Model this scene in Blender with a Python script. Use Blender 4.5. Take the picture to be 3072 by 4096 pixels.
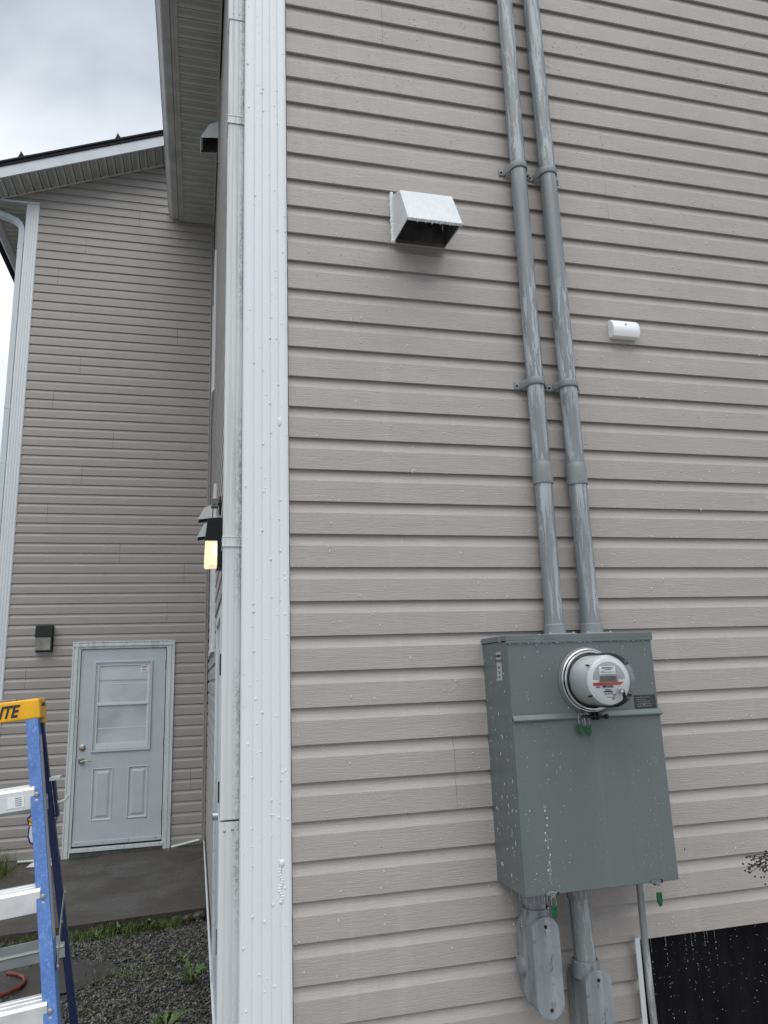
import bpy, bmesh, math, random
from mathutils import Vector, Matrix, noise
random.seed(7)
R = math.radians
S = bpy.context.scene
for o in list(bpy.data.objects):
    bpy.data.objects.remove(o)
COL = S.collection

# ------------------------------------------------------------------ camera
cam_d = bpy.data.cameras.new('camera')
cam = bpy.data.objects.new('camera', cam_d)
COL.objects.link(cam)
S.camera = cam
yaw, pitch, roll = R(14.305), R(12.622), R(-2.103)
fwd = Vector((math.sin(yaw)*math.cos(pitch), math.cos(yaw)*math.cos(pitch), math.sin(pitch)))
rgt = Vector((math.cos(yaw), -math.sin(yaw), 0))
upv = rgt.cross(fwd)
r2 = rgt*math.cos(roll) + upv*math.sin(roll)
u2 = upv*math.cos(roll) - rgt*math.sin(roll)
M = Matrix((r2, u2, -fwd)).transposed().to_4x4()
M.translation = Vector((-0.286, -2.431, 1.742))
cam.matrix_world = M
cam_d.sensor_fit = 'VERTICAL'
cam_d.sensor_height = 36.0
cam_d.sensor_width = 27.0
cam_d.lens = 36*2933.78/4096
cam_d.clip_start = 0.05
cam_d.clip_end = 1500
S.render.resolution_x = 768
S.render.resolution_y = 1024

# ------------------------------------------------------------------ sky and sun (overcast)
W = bpy.data.worlds.new("World")
S.world = W
W.use_nodes = True
nt = W.node_tree
nt.nodes.clear()
out = nt.nodes.new('ShaderNodeOutputWorld')
bg = nt.nodes.new('ShaderNodeBackground')
bg.inputs['Strength'].default_value = 0.075
sky = nt.nodes.new('ShaderNodeTexSky')
sky.sky_type = 'NISHITA'
sky.sun_disc = False
sky.sun_elevation = R(66)
sky.sun_rotation = R(192)
tc = nt.nodes.new('ShaderNodeTexCoord')
mp = nt.nodes.new('ShaderNodeMapping')
mp.inputs['Scale'].default_value = (1.0, 1.0, 1.5)
mp.inputs['Location'].default_value = (0.5, 0.9, 0.2)
nz = nt.nodes.new('ShaderNodeTexNoise')
nz.inputs['Scale'].default_value = 2.3
nz.inputs['Detail'].default_value = 5
nz.inputs['Roughness'].default_value = 0.48
nz.inputs['Distortion'].default_value = 0.25
rp = nt.nodes.new('ShaderNodeValToRGB')
rp.color_ramp.elements[0].position = 0.34
rp.color_ramp.elements[0].color = (4.2, 4.7, 5.35, 1)
rp.color_ramp.elements[1].position = 0.60
rp.color_ramp.elements[1].color = (8.7, 9.1, 9.6, 1)
mx = nt.nodes.new('ShaderNodeMix')
mx.data_type = 'RGBA'
mx.inputs[0].default_value = 0.93
L = nt.links.new
L(tc.outputs['Generated'], mp.inputs['Vector'])
L(mp.outputs['Vector'], nz.inputs['Vector'])
L(nz.outputs['Fac'], rp.inputs['Fac'])
L(sky.outputs['Color'], mx.inputs[6])
L(rp.outputs['Color'], mx.inputs[7])
L(mx.outputs[2], bg.inputs['Color'])
L(bg.outputs['Background'], out.inputs['Surface'])

sd = bpy.data.lights.new('sun', 'SUN')
sd.energy = 1.5
sd.angle = R(75)
sd.color = (1.0, 0.97, 0.92)
sun = bpy.data.objects.new('sun', sd)
COL.objects.link(sun)
el, az = R(65), R(192)      # azimuth from +y towards +x: light comes from behind the camera, a little to its left
dirv = Vector((math.sin(az)*math.cos(el), math.cos(az)*math.cos(el), math.sin(el)))
sun.rotation_euler = dirv.to_track_quat('Z', 'Y').to_euler()
sun.location = (0, -5, 12)

S.view_settings.view_transform = 'Standard'
S.view_settings.look = 'None'
S.view_settings.exposure = 0.7
S.view_settings.gamma = 1.0
S.view_settings.use_curve_mapping = False
S.render.engine = 'CYCLES'

# ------------------------------------------------------------------ materials
class NT:
    def __init__(s, name):
        s.m = bpy.data.materials.new(name)
        s.m.use_nodes = True
        s.t = s.m.node_tree
        s.b = s.t.nodes['Principled BSDF']
        s.tc = s.t.nodes.new('ShaderNodeTexCoord')
    def n(s, k, **kw):
        x = s.t.nodes.new(k)
        for a, v in kw.items():
            setattr(x, a, v)
        return x
    def l(s, a, b):
        s.t.links.new(a, b)
    def noise(s, scale=5, stretch=(1, 1, 1), detail=4, rough=.55, dist=0, loc=(0, 0, 0)):
        m = s.n('ShaderNodeMapping')
        m.inputs['Scale'].default_value = stretch
        m.inputs['Location'].default_value = loc
        s.l(s.tc.outputs['Object'], m.inputs['Vector'])
        x = s.n('ShaderNodeTexNoise')
        x.inputs['Scale'].default_value = scale
        x.inputs['Detail'].default_value = detail
        x.inputs['Roughness'].default_value = rough
        x.inputs['Distortion'].default_value = dist
        s.l(m.outputs['Vector'], x.inputs['Vector'])
        return x.outputs['Fac']
    def ramp(s, fac, a, b, ca=(0, 0, 0, 1), cb=(1, 1, 1, 1)):
        r = s.n('ShaderNodeValToRGB')
        r.color_ramp.elements[0].position = a
        r.color_ramp.elements[1].position = b
        r.color_ramp.elements[0].color = ca
        r.color_ramp.elements[1].color = cb
        s.l(fac, r.inputs['Fac'])
        return r.outputs['Color']
    def mix(s, fac, a, b, blend='MIX'):
        x = s.n('ShaderNodeMix')
        x.data_type = 'RGBA'
        x.blend_type = blend
        for v, i in ((fac, 0), (a, 6), (b, 7)):
            if isinstance(v, (int, float)):
                x.inputs[i].default_value = v
            elif isinstance(v, tuple):
                x.inputs[i].default_value = v if len(v) == 4 else (*v, 1)
            else:
                s.l(v, x.inputs[i])
        return x.outputs[2]
    def mul(s, a, b):
        x = s.n('ShaderNodeMath', operation='MULTIPLY')
        for v, i in ((a, 0), (b, 1)):
            if isinstance(v, (int, float)):
                x.inputs[i].default_value = v
            else:
                s.l(v, x.inputs[i])
        return x.outputs[0]
    def col(s, c):
        if isinstance(c, tuple):
            s.b.inputs['Base Color'].default_value = c if len(c) == 4 else (*c, 1)
        else:
            s.l(c, s.b.inputs['Base Color'])
    def rough(s, v):
        if isinstance(v, (int, float)):
            s.b.inputs['Roughness'].default_value = v
        else:
            s.l(v, s.b.inputs['Roughness'])
    def bump(s, h, strength=.3, dist=.001):
        b = s.n('ShaderNodeBump')
        b.inputs['Strength'].default_value = strength
        b.inputs['Distance'].default_value = dist
        s.l(h, b.inputs['Height'])
        s.l(b.outputs['Normal'], s.b.inputs['Normal'])

def simple(name, c, rough=.5, metal=0, var=.08, vs=6, bump=0, bs=60, stretch=(1, 1, 1), spec=None):
    k = NT(name)
    f = k.noise(vs, stretch)
    lo = tuple(max(0, x*(1-var*2)) for x in c)
    hi = tuple(min(1, x*(1+var)) for x in c)
    k.col(k.ramp(f, .3, .7, (*lo, 1), (*hi, 1)))
    k.rough(rough)
    k.b.inputs['Metallic'].default_value = metal
    if spec is not None:
        k.b.inputs['Specular IOR Level'].default_value = spec
    if bump:
        k.bump(k.noise(bs, stretch, 3), .5, bump)
    return k.m

def siding_mat(name, c, grain, gdist, smear=0.25):
    k = NT(name)
    blot = k.ramp(k.noise(1.1, (1, 1, 1), 5, .6), .35, .7)
    fine = k.noise(9, (.35, 1, 2.2), 4, .6)
    run = k.ramp(k.noise(6, (1.6, 1.6, .11), 5, .6, .2), .55, .72)
    oi = k.n('ShaderNodeObjectInfo')
    base = k.ramp(fine, .25, .75, (c[0]*.93, c[1]*.93, c[2]*.93, 1), (c[0]*1.05, c[1]*1.05, c[2]*1.05, 1))
    base = k.mix(k.mul(blot, .18), base, (c[0]*.86, c[1]*.86, c[2]*.85))
    base = k.mix(k.mul(run, smear), base, (c[0]*1.17, c[1]*1.18, c[2]*1.19))
    dark = k.mix(k.mul(oi.outputs['Random'], .10), base, (c[0]*.82, c[1]*.82, c[2]*.82))
    k.col(dark)
    k.rough(k.ramp(k.noise(3.0, (1, 1, .4), 4), .3, .7, (.34,)*3 + (1,), (.52,)*3 + (1,)))
    g1 = k.noise(grain, (.07, .07, 1.4), 5, .62, .9)
    g2 = k.ramp(g1, .38, .62)
    k.bump(g2, .55, gdist)
    return k.m

M_ = {}
BE = (0.362, 0.338, 0.323)
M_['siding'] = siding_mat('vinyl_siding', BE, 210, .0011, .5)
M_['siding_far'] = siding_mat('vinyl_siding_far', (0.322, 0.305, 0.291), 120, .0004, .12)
M_['siding_trim'] = simple('beige_trim', (0.32, 0.305, 0.288), .45)
def white_metal(name, c, streak, sc=(1, 1, 1)):
    k = NT(name)
    st = k.ramp(k.noise(16, (2.4, 2.4, .10), 6, .65, .3), .46, .72)
    sp = k.ramp(k.noise(60, (1, 1, .5), 5, .7), .52, .66)
    big = k.ramp(k.noise(2.0, (1, 1, .5), 3), .4, .62)
    f = k.mul(k.mul(st, big), streak)
    b = k.mix(f, (*c, 1), (c[0]*.42, c[1]*.46, c[2]*.44, 1))
    b = k.mix(k.mul(k.mul(sp, big), streak*.6), b, (.2, .2, .19, 1))
    k.col(b)
    k.rough(.38)
    k.bump(k.noise(70, (1, 1, .2), 2), .12, .0006)
    return k.m
M_['post'] = white_metal('white_corner_post', (.655, .685, .71), .06)
M_['post_far'] = white_metal('white_corner_post_far', (.66, .69, .71), .22)
def spout_mat():
    k = NT('stained_downspout')
    c = (.57, .60, .605)
    st = k.ramp(k.noise(34, (2.6, 2.6, .045), 6, .7, .15), .48, .70)
    reg = k.ramp(k.noise(1.7, (1, 1, .6), 3), .38, .60)
    b = k.mix(k.mul(k.mul(st, reg), .85), (*c, 1), (.28, .30, .285, 1))
    g_ = k.ramp(k.noise(20, (2.6, 2.6, .05), 4, .6, .1, (3, 1, 0)), .42, .66)
    b = k.mix(k.mul(g_, .35), b, (.53, .57, .56, 1))
    # speckled grime along the edge that sits against the corner post
    sx = k.n('ShaderNodeSeparateXYZ'); k.l(k.tc.outputs['Object'], sx.inputs[0])
    edge = k.n('ShaderNodeMapRange'); edge.inputs[1].default_value = .010; edge.inputs[2].default_value = .030
    k.l(sx.outputs[0], edge.inputs[0])
    spk = k.ramp(k.noise(130, (1, 1, .6), 5, .8), .44, .56)
    r3 = k.ramp(k.noise(2.1, (1, 1, .7), 2, .5, 0, (0, 0, 5)), .40, .55)
    b = k.mix(k.mul(k.mul(k.mul(edge.outputs[0], spk), r3), .8), b, (.16, .165, .155, 1))
    k.col(b)
    k.rough(.42)
    return k.m
M_['spout'] = spout_mat()
M_['spout_clean'] = white_metal('grey_white_downspout', (.55, .60, .62), .25)
M_['white'] = white_metal('white_paint', (.62, .65, .665), .2)
M_['fascia'] = simple('white_fascia', (.58, .61, .65), .5, var=.04)
M_['door'] = simple('door_paint', (.47, .515, .545), .42, var=.03, bump=.0002, bs=200)
M_['casing'] = white_metal('weathered_casing', (.58, .62, .62), .7)
def soffit_mat():
    k = NT('soffit_metal')
    f = k.noise(3, (1, 1, 1), 4)
    k.col(k.ramp(f, .3, .7, (.46, .465, .44, 1), (.58, .585, .56, 1)))
    k.rough(.5)
    return k.m
M_['soffit'] = soffit_mat()
M_['hole'] = simple('dark_recess', (.012, .012, .012), .8, var=.02)
M_['shingle'] = simple('black_shingles', (.012, .014, .017), .85, var=.3, vs=40, bump=.002)
M_['gutter'] = simple('gutter_metal', (.50, .51, .50), .45, var=.12, vs=4)
M_['concrete'] = simple('grey_concrete', (.27, .26, .245), .85, var=.2, vs=8, bump=.003, bs=40)
M_['rust'] = simple('rusty_steel', (.05, .02, .012), .8, var=.4, vs=80, bump=.001)
M_['nickel'] = simple('satin_nickel', (.42, .40, .37), .3, 1.0, var=.06)
M_['black'] = simple('black_plastic', (.009, .010, .012), .5, var=.2, spec=.3)
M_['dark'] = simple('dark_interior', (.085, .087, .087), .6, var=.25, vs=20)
def pipe_mat():
    k = NT('grey_conduit_pvc')
    c = (.200, .216, .224)
    w = k.ramp(k.noise(36, (1.2, 1.2, .11), 7, .74, .45), .515, .535)
    reg = k.ramp(k.noise(2.6, (3, 1, .35), 2), .40, .50)
    b = k.ramp(k.noise(4, (1, 1, .2), 4), .3, .7, (c[0]*.82, c[1]*.82, c[2]*.84, 1), (c[0]*1.12, c[1]*1.12, c[2]*1.12, 1))
    f = k.mul(w, reg)
    k.col(k.mix(f, b, (.36, .385, .40, 1)))
    k.rough(k.ramp(f, 0, 1, (.28,)*3+(1,), (.5,)*3+(1,)))
    return k.m
M_['pipe'] = pipe_mat()
M_['fitting'] = simple('grey_fitting_pvc', (.215, .235, .24), .42, var=.1, vs=15)
def lb_mat():
    k = NT('weathered_conduit_body')
    st = k.ramp(k.noise(14, (1.5, 1.5, .12), 5, .6, .4), .45, .7)
    b = k.ramp(k.noise(9, (1, 1, .6), 5), .3, .7, (.15, .165, .175, 1), (.23, .245, .26, 1))
    b = k.mix(k.mul(st, .55), b, (.37, .39, .42, 1))
    d = k.ramp(k.noise(50, (1, 1, .4), 5, .7), .56, .68)
    b = k.mix(k.mul(d, .7), b, (.04, .04, .04, 1))
    k.col(b)
    k.rough(.5)
    return k.m
M_['lb'] = lb_mat()
def box_mat():
    k = NT('green_grey_enamel')
    c = (.112, .131, .134)
    b = k.ramp(k.noise(3.5, (1, 1, .6), 4), .3, .7, (c[0]*.9, c[1]*.9, c[2]*.9, 1), (c[0]*1.08, c[1]*1.08, c[2]*1.08, 1))
    st = k.ramp(k.noise(9, (2, 2, .07), 5, .6, .1), .58, .75)
    b = k.mix(k.mul(st, .22), b, (.17, .195, .2, 1))
    k.col(b)
    k.rough(k.ramp(k.noise(12, (1, 1, .2), 3), .3, .7, (.3,)*3+(1,), (.42,)*3+(1,)))
    k.bump(k.noise(160, (1, 1, 1), 2), .08, .0003)
    return k.m
M_['box'] = box_mat()
M_['steel'] = simple('bright_steel', (.62, .64, .66), .22, 1.0, var=.1, vs=20)
M_['barrel'] = simple('frosted_silver_barrel', (.88, .90, .91), .25, .25, var=.06, vs=14)
M_['meterface'] = simple('meter_face_white', (.78, .80, .82), .4, var=.02)
M_['meterpanel'] = simple('meter_face_grey', (.36, .38, .38), .5, var=.03)
M_['lcd'] = simple('lcd_olive', (.10, .097, .065), .25, var=.05)
M_['ink'] = simple('black_ink', (.02, .02, .025), .6, var=.02)
M_['red'] = simple('red_band', (.55, .03, .035), .5, var=.06)
M_['paper'] = simple('white_sticker', (.72, .75, .78), .5, var=.03)
M_['stickergrey'] = simple('silver_sticker', (.36, .39, .41), .4, var=.05)
M_['plate'] = simple('dark_nameplate', (.045, .043, .043), .4, .3, var=.2, vs=60)
def glass(name):
    k = NT(name)
    t = k.t
    tr = t.nodes.new('ShaderNodeBsdfTransparent'); tr.inputs['Color'].default_value = (.98, .99, .99, 1)
    gl = t.nodes.new('ShaderNodeBsdfGlossy'); gl.inputs['Roughness'].default_value = .04
    fr = t.nodes.new('ShaderNodeFresnel'); fr.inputs['IOR'].default_value = 1.5
    mu = k.mul(fr.outputs[0], 1.3)
    ms = t.nodes.new('ShaderNodeMixShader')
    k.l(mu, ms.inputs[0]); k.l(tr.outputs[0], ms.inputs[1]); k.l(gl.outputs[0], ms.inputs[2])
    k.l(ms.outputs[0], t.nodes['Material Output'].inputs['Surface'])
    return k.m
M_['glass'] = glass('clear_cover')
M_['green'] = simple('green_seal_plastic', (.006, .085, .042), .25, var=.3, vs=90)
M_['yellow'] = simple('yellow_plastic', (.80, .42, .012), .42, var=.07, vs=14, bump=.0003, bs=120)
def blue_mat():
    k = NT('blue_fibreglass')
    b = k.ramp(k.noise(12, (1, 1, .6), 5, .65), .3, .75, (.040, .115, .35, 1), (.092, .205, .50, 1))
    fib = k.ramp(k.noise(55, (1, 1, .5), 6, .8, 2.5), .52, .60)
    k.col(k.mix(k.mul(fib, .35), b, (.26, .40, .70, 1)))
    k.rough(.5)
    k.bump(k.noise(90, (1, 1, .5), 5, .8, 2.5), .3, .0005)
    return k.m
M_['blue'] = blue_mat()
M_['bluedark_shaded'] = simple('shaded_dark_blue_fibreglass', (.004, .013, .075), .45, var=.2, vs=20)  # dark blue of the rear rails, deepened to carry their inner-face shade
M_['alu'] = simple('worn_aluminium', (.74, .76, .78), .38, .55, var=.10, vs=10, bump=.0004, bs=40, stretch=(1, .3, 1))
M_['alumid'] = simple('dull_aluminium', (.34, .36, .36), .45, .6, var=.12, vs=8)
M_['hose'] = simple('red_rubber_hose', (.15, .030, .022), .45, var=.25, vs=30)
M_['rag'] = simple('white_cloth', (.55, .56, .60), .9, var=.1, vs=20, bump=.002)
def ground_mat(name, a, b, r0, r1, sc=5, bd=.01, sp=.6):
    k = NT(name)
    f = k.noise(sc, (1, 1, 1), 8, .7)
    g = k.noise(70, (1, 1, 1), 6, .7)
    c1 = k.ramp(f, .3, .7, (*a, 1), (*b, 1))
    c2 = k.mix(k.mul(k.ramp(g, sp, sp+.12), .5), c1, (b[0]*2.2, b[1]*2.2, b[2]*2.2, 1))
    k.col(c2)
    k.rough(k.ramp(k.noise(1.6, (1, 1, 1), 4), .38, .6, (r0,)*3+(1,), (r1,)*3+(1,)))
    k.bump(k.noise(85, (1, 1, 1), 6, .75), .6, bd)
    return k.m
M_['ground'] = ground_mat('dark_wet_grit', (.018, .018, .017), (.045, .043, .04), .45, .8)
M_['slab'] = ground_mat('wet_concrete_slab', (.030, .027, .023), (.062, .056, .048), .16, .68, 2.6, .008, .50)
M_['mud'] = ground_mat('wet_sand', (.020, .019, .017), (.044, .041, .036), .28, .6, 5, .006)
def stone_mat():
    k = NT('dark_gravel')
    v = k.n('ShaderNodeTexVoronoi')
    v.inputs['Scale'].default_value = 40
    k.l(k.tc.outputs['Object'], v.inputs['Vector'])
    s = k.n('ShaderNodeSeparateColor')
    k.l(v.outputs['Color'], s.inputs[0])
    k.col(k.ramp(s.outputs[0], .1, 1, (.024, .0235, .022, 1), (.150, .147, .138, 1)))
    k.rough(.42)
    return k.m
M_['stone'] = stone_mat()
M_['leaf'] = simple('weed_leaf', (.085, .14, .035), .45, var=.3, vs=14)
M_['grass'] = simple('grass_blade', (.10, .135, .035), .5, var=.4, vs=10)
M_['twig'] = simple('dry_brown_twig', (.055, .038, .028), .8, var=.3, vs=40)
M_['straw'] = simple('pale_dry_stem', (.30, .26, .2), .7, var=.2, vs=40)
def drop_mat():
    k = NT('soapy_water')
    k.col((.56, .58, .59, 1))
    k.rough(.12)
    k.b.inputs['Transmission Weight'].default_value = .25
    k.b.inputs['IOR'].default_value = 1.33
    return k.m
M_['drop'] = drop_mat()
M_['foam'] = simple('soap_foam', (.30, .33, .34), .4, var=.4, vs=300, bump=.002, bs=400)
M_['caulk'] = simple('white_caulk', (.72, .74, .73), .6, var=.05, bump=.002, bs=70)
def void_mat():
    k = NT('black_membrane')
    k.col(k.ramp(k.noise(9, (1.5, 1.5, .2), 5, .7), .45, .8, (.002, .002, .003, 1), (.010, .009, .012, 1)))
    k.rough(.6)
    k.b.inputs['Specular IOR Level'].default_value = .12
    k.bump(k.noise(7, (2, 2, .25), 4), .5, .01)
    return k.m
M_['void'] = void_mat()
def lens_mat(emit):
    k = NT('lit_ribbed_lens' if emit else 'unlit_ribbed_lens')
    w = k.n('ShaderNodeTexWave', wave_type='BANDS', bands_direction='Z')
    w.inputs['Scale'].default_value = 60
    w.inputs['Distortion'].default_value = 1.2
    k.l(k.tc.outputs['Object'], w.inputs['Vector'])
    if emit:
        k.col((.55, .48, .25, 1))
        c = k.ramp(w.outputs['Fac'], .1, .9, (.80, .69, .38, 1), (1.0, .91, .62, 1))
        k.l(c, k.b.inputs['Emission Color'])
        k.b.inputs['Emission Strength'].default_value = .60
    else:
        k.col(k.ramp(k.noise(7), .35, .65, (.13, .135, .115, 1), (.26, .27, .235, 1)))
    k.rough(.25)
    k.bump(w.outputs['Fac'], .4, .001)
    return k.m
M_['lens_on'] = lens_mat(True)
M_['lens_off'] = lens_mat(False)
kk = NT('lamp_glow')
kk.b.inputs['Emission Color'].default_value = (1, .86, .50, 1)
kk.b.inputs['Emission Strength'].default_value = 2.2
kk.col((.9, .8, .5, 1))
M_['glow'] = kk.m
def pane_mat(name, c1, c2, sc):
    k = NT(name)
    k.col(k.ramp(k.noise(sc, (1, 1, 1.6), 5, .5, .6), .35, .72, (*c1, 1), (*c2, 1)))
    k.rough(.06)
    k.b.inputs['Coat Weight'].default_value = .6
    k.b.inputs['Coat Roughness'].default_value = .02
    return k.m
M_['pane'] = pane_mat('pane_with_plastic', (.40, .43, .46), (.58, .61, .64), 2.0)
M_['pane_w2'] = pane_mat('sky_reflecting_pane', (.10, .11, .13), (.14, .15, .17), 4)
M_['sign_blue'] = simple('sign_blue', (.02, .02, .20), .4, var=.05)
M_['sign_white'] = simple('sign_white', (.68, .70, .72), .4, var=.03)
M_['sign_yellow'] = simple('sign_yellow', (.75, .50, .02), .4, var=.04)
M_['grille'] = simple('grey_sensor', (.17, .165, .155), .5, var=.1)

# ------------------------------------------------------------------ mesh helper
class MB:
    def __init__(s):
        s.v = []; s.f = []; s.mi = []; s.cur = 0
    def add(s, vs, fs):
        o = len(s.v)
        s.v += [tuple(v) for v in vs]
        s.f += [tuple(i+o for i in f) for f in fs]
        s.mi += [s.cur]*len(fs)
        return s
    def box(s, x0, x1, y0, y1, z0, z1):
        return s.add([(x0, y0, z0), (x1, y0, z0), (x1, y1, z0), (x0, y1, z0), (x0, y0, z1), (x1, y0, z1), (x1, y1, z1), (x0, y1, z1)],
                     [(0, 3, 2, 1), (4, 5, 6, 7), (0, 1, 5, 4), (1, 2, 6, 5), (2, 3, 7, 6), (3, 0, 4, 7)])
    def obox(s, c, ax, ay, az_, hx, hy, hz):
        c = Vector(c); vs = []
        for z in (-1, 1):
            for x, y in ((-1, -1), (1, -1), (1, 1), (-1, 1)):
                vs.append(c + ax*hx*x + ay*hy*y + az_*hz*z)
        return s.add(vs, [(0, 3, 2, 1), (4, 5, 6, 7), (0, 1, 5, 4), (1, 2, 6, 5), (2, 3, 7, 6), (3, 0, 4, 7)])
    def tube(s, path, r, n=12, cap=True, closed=False):
        path = [Vector(p) for p in path]
        rs = r if isinstance(r, (list, tuple)) else [r]*len(path)
        vs = []; prev = None; m = len(path)
        for i, p in enumerate(path):
            if closed:
                t = (path[(i+1) % m]-path[i-1]).normalized()
            else:
                t = (path[min(i+1, m-1)]-path[max(i-1, 0)]).normalized()
            if prev is None:
                a = t.orthogonal().normalized()
            else:
                a = (prev - t*prev.dot(t)).normalized()
            prev = a
            b = t.cross(a)
            for k in range(n):
                q = 2*math.pi*k/n
                vs.append(p + (a*math.cos(q)+b*math.sin(q))*rs[i])
        fs = []
        rng = m if closed else m-1
        for i in range(rng):
            for k in range(n):
                j = (i+1) % m
                fs.append((i*n+k, i*n+(k+1) % n, j*n+(k+1) % n, j*n+k))
        if cap and not closed:
            fs.append(tuple(range(n))[::-1])
            fs.append(tuple((m-1)*n+k for k in range(n)))
        return s.add(vs, fs)
    def lathe(s, o, axis, prof, n=40, cap=True):
        # prof: (distance along axis, radius)
        o = Vector(o); axis = Vector(axis).normalized()
        a = axis.orthogonal().normalized(); b = axis.cross(a)
        vs = []
        for d, r in prof:
            for k in range(n):
                q = 2*math.pi*k/n
                vs.append(o + axis*d + (a*math.cos(q)+b*math.sin(q))*r)
        fs = []
        for i in range(len(prof)-1):
            for k in range(n):
                fs.append((i*n+k, i*n+(k+1) % n, (i+1)*n+(k+1) % n, (i+1)*n+k))
        if cap:
            fs.append(tuple(range(n))[::-1]); fs.append(tuple((len(prof)-1)*n+k for k in range(n)))
        return s.add(vs, fs)
    def prism(s, poly, o, ax, ay, d):
        # polygon in (ax, ay) extruded along vector d
        o = Vector(o); ax = Vector(ax); ay = Vector(ay); d = Vector(d); n = len(poly)
        vs = [o+ax*p[0]+ay*p[1] for p in poly] + [o+ax*p[0]+ay*p[1]+d for p in poly]
        fs = [tuple(range(n))[::-1], tuple(n+i for i in range(n))]
        fs += [(i, (i+1) % n, n+(i+1) % n, n+i) for i in range(n)]
        return s.add(vs, fs)
    def strip(s, prof, p0, p1, fn):
        # open profile swept between two parameters through fn(u, profile point)
        n = len(prof)
        vs = [fn(p0, q) for q in prof] + [fn(p1, q) for q in prof]
        return s.add(vs, [(i, i+1, n+i+1, n+i) for i in range(n-1)])
    def build(s, name, mat, parent=None, smooth=None, bevel=0, seg=2, solid=0, kind=None):
        me = bpy.data.meshes.new(name)
        me.from_pydata(s.v, [], s.f)
        mats = mat if isinstance(mat, (list, tuple)) else [mat]
        for m in mats:
            me.materials.append(m if not isinstance(m, str) else M_[m])
        if len(mats) > 1:
            me.polygons.foreach_set('material_index', s.mi)
        bm = bmesh.new(); bm.from_mesh(me)
        bmesh.ops.recalc_face_normals(bm, faces=bm.faces)
        bm.to_mesh(me); bm.free()
        if smooth is not None:
            me.polygons.foreach_set('use_smooth', [True]*len(me.polygons))
            me.set_sharp_from_angle(angle=R(smooth))
        me.update()
        o = bpy.data.objects.new(name, me)
        COL.objects.link(o)
        if parent is not None:
            o.parent = parent
            o.matrix_parent_inverse = Matrix.Identity(4)
            # parts are written in world coordinates: bring them into the parent's frame
            inv = world_of(parent).inverted()
            me.transform(inv)
        if solid:
            md = o.modifiers.new('solidify', 'SOLIDIFY'); md.thickness = solid; md.offset = 0
        if bevel:
            md = o.modifiers.new('bevel', 'BEVEL'); md.width = bevel; md.segments = seg; md.limit_method = 'ANGLE'; md.angle_limit = R(35)
        if kind:
            o['kind'] = kind
        return o

def world_of(o):
    m = Matrix.LocRotScale(o.location, o.rotation_euler, o.scale)
    if o.parent is not None:
        return world_of(o.parent) @ m
    return m

def tag(o, label, cat, group=None, kind=None):
    o['label'] = label
    o['category'] = cat
    if group: o['group'] = group
    if kind: o['kind'] = kind
    return o
def thing(name, loc, label, cat, group=None, rot=(0, 0, 0)):
    o = bpy.data.objects.new(name, None)
    o.empty_display_size = .05
    COL.objects.link(o)
    o.location = loc
    o.rotation_euler = rot
    return tag(o, label, cat, group)

def text(name, body, mat, parent, origin, ax, ay, size, ext=.0004, shear=0, bold=0, align='CENTER', sx=1):
    cu = bpy.data.curves.new('t', 'FONT')
    cu.body = body; cu.size = size; cu.extrude = ext; cu.shear = shear; cu.offset = bold
    cu.align_x = align; cu.align_y = 'CENTER'; cu.resolution_u = 3
    to = bpy.data.objects.new('t', cu)
    COL.objects.link(to)
    dg = bpy.context.evaluated_depsgraph_get()
    me = bpy.data.meshes.new_from_object(to.evaluated_get(dg))
    bpy.data.objects.remove(to); bpy.data.curves.remove(cu)
    ax = Vector(ax).normalized(); ay = Vector(ay).normalized(); az_ = ax.cross(ay)
    m = Matrix((ax, ay, az_)).transposed().to_4x4(); m.translation = Vector(origin)
    me.transform(m @ Matrix.Diagonal((sx, 1, 1, 1)))
    me.transform(world_of(parent).inverted())
    me.materials.clear(); me.materials.append(M_[mat])
    me.name = name
    o = bpy.data.objects.new(name, me)
    COL.objects.link(o); o.parent = parent
    return o

X, Y, Z = Vector((1, 0, 0)), Vector((0, 1, 0)), Vector((0, 0, 1))
P = 0.1143                      # one siding course
SEAM1 = 4.28064                 # height of a lip on the near wall
SEAM3 = 6.54939                 # height of a lip on the far wall
D3 = 6.374                      # the far wall stands this far behind the near wall

# ------------------------------------------------------------------ ground
g = MB()
g.add([(-90, -60, -.06), (90, -60, -.06), (90, 140, -.06), (-90, 140, -.06)], [(0, 1, 2, 3)])
go = g.build('ground', 'ground'); go['kind'] = 'structure'; go['label'] = 'dark wet grit ground around the house'

# concrete slab by the far door, front edge slightly ragged
g = MB()
front = []
for i in range(41):
    t = i/40
    x = -2.06 + t*(2.06-.165)
    y = 3.95 + .075*(x+1.65)/1.2 + .02*noise.noise(Vector((x*6, 0, 3))) + .008*noise.noise(Vector((x*30, 0, 3)))
    front.append((x, min(y, 4.12)))
top = [(x, y, .012*(x+2.06)) for x, y in front]
nn = len(top)
vs = top + [(x, y+.012, -.10) for x, y in front] + [(-.165, D3+.02, .04), (-2.06, D3+.02, 0.0), (-.165, D3+.02, -.10), (-2.06, D3+.02, -.10)]
fs = [(i, i+1, nn+i+1, nn+i) for i in range(nn-1)]
fs.append(tuple(range(nn)) + (2*nn, 2*nn+1))
fs.append((0, nn, 2*nn+3, 2*nn+1)); fs.append((nn-1, 2*nn, 2*nn+2, 2*nn-1))
g.add(vs, fs)
so = g.build('concrete_slab', 'slab'); so['kind'] = 'structure'; so['label'] = 'wet dark concrete slab in front of the far door'

g = MB(); g.box(-14, 14, -16, .95, -.12, -.052)  # unseen pale pad, added to bounce light onto soffits and undersides
dv = g.build('bounce_pad', 'concrete'); dv['kind'] = 'structure'; dv['label'] = 'unseen light concrete pad added before the near wall to bounce light upwards'

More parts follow.
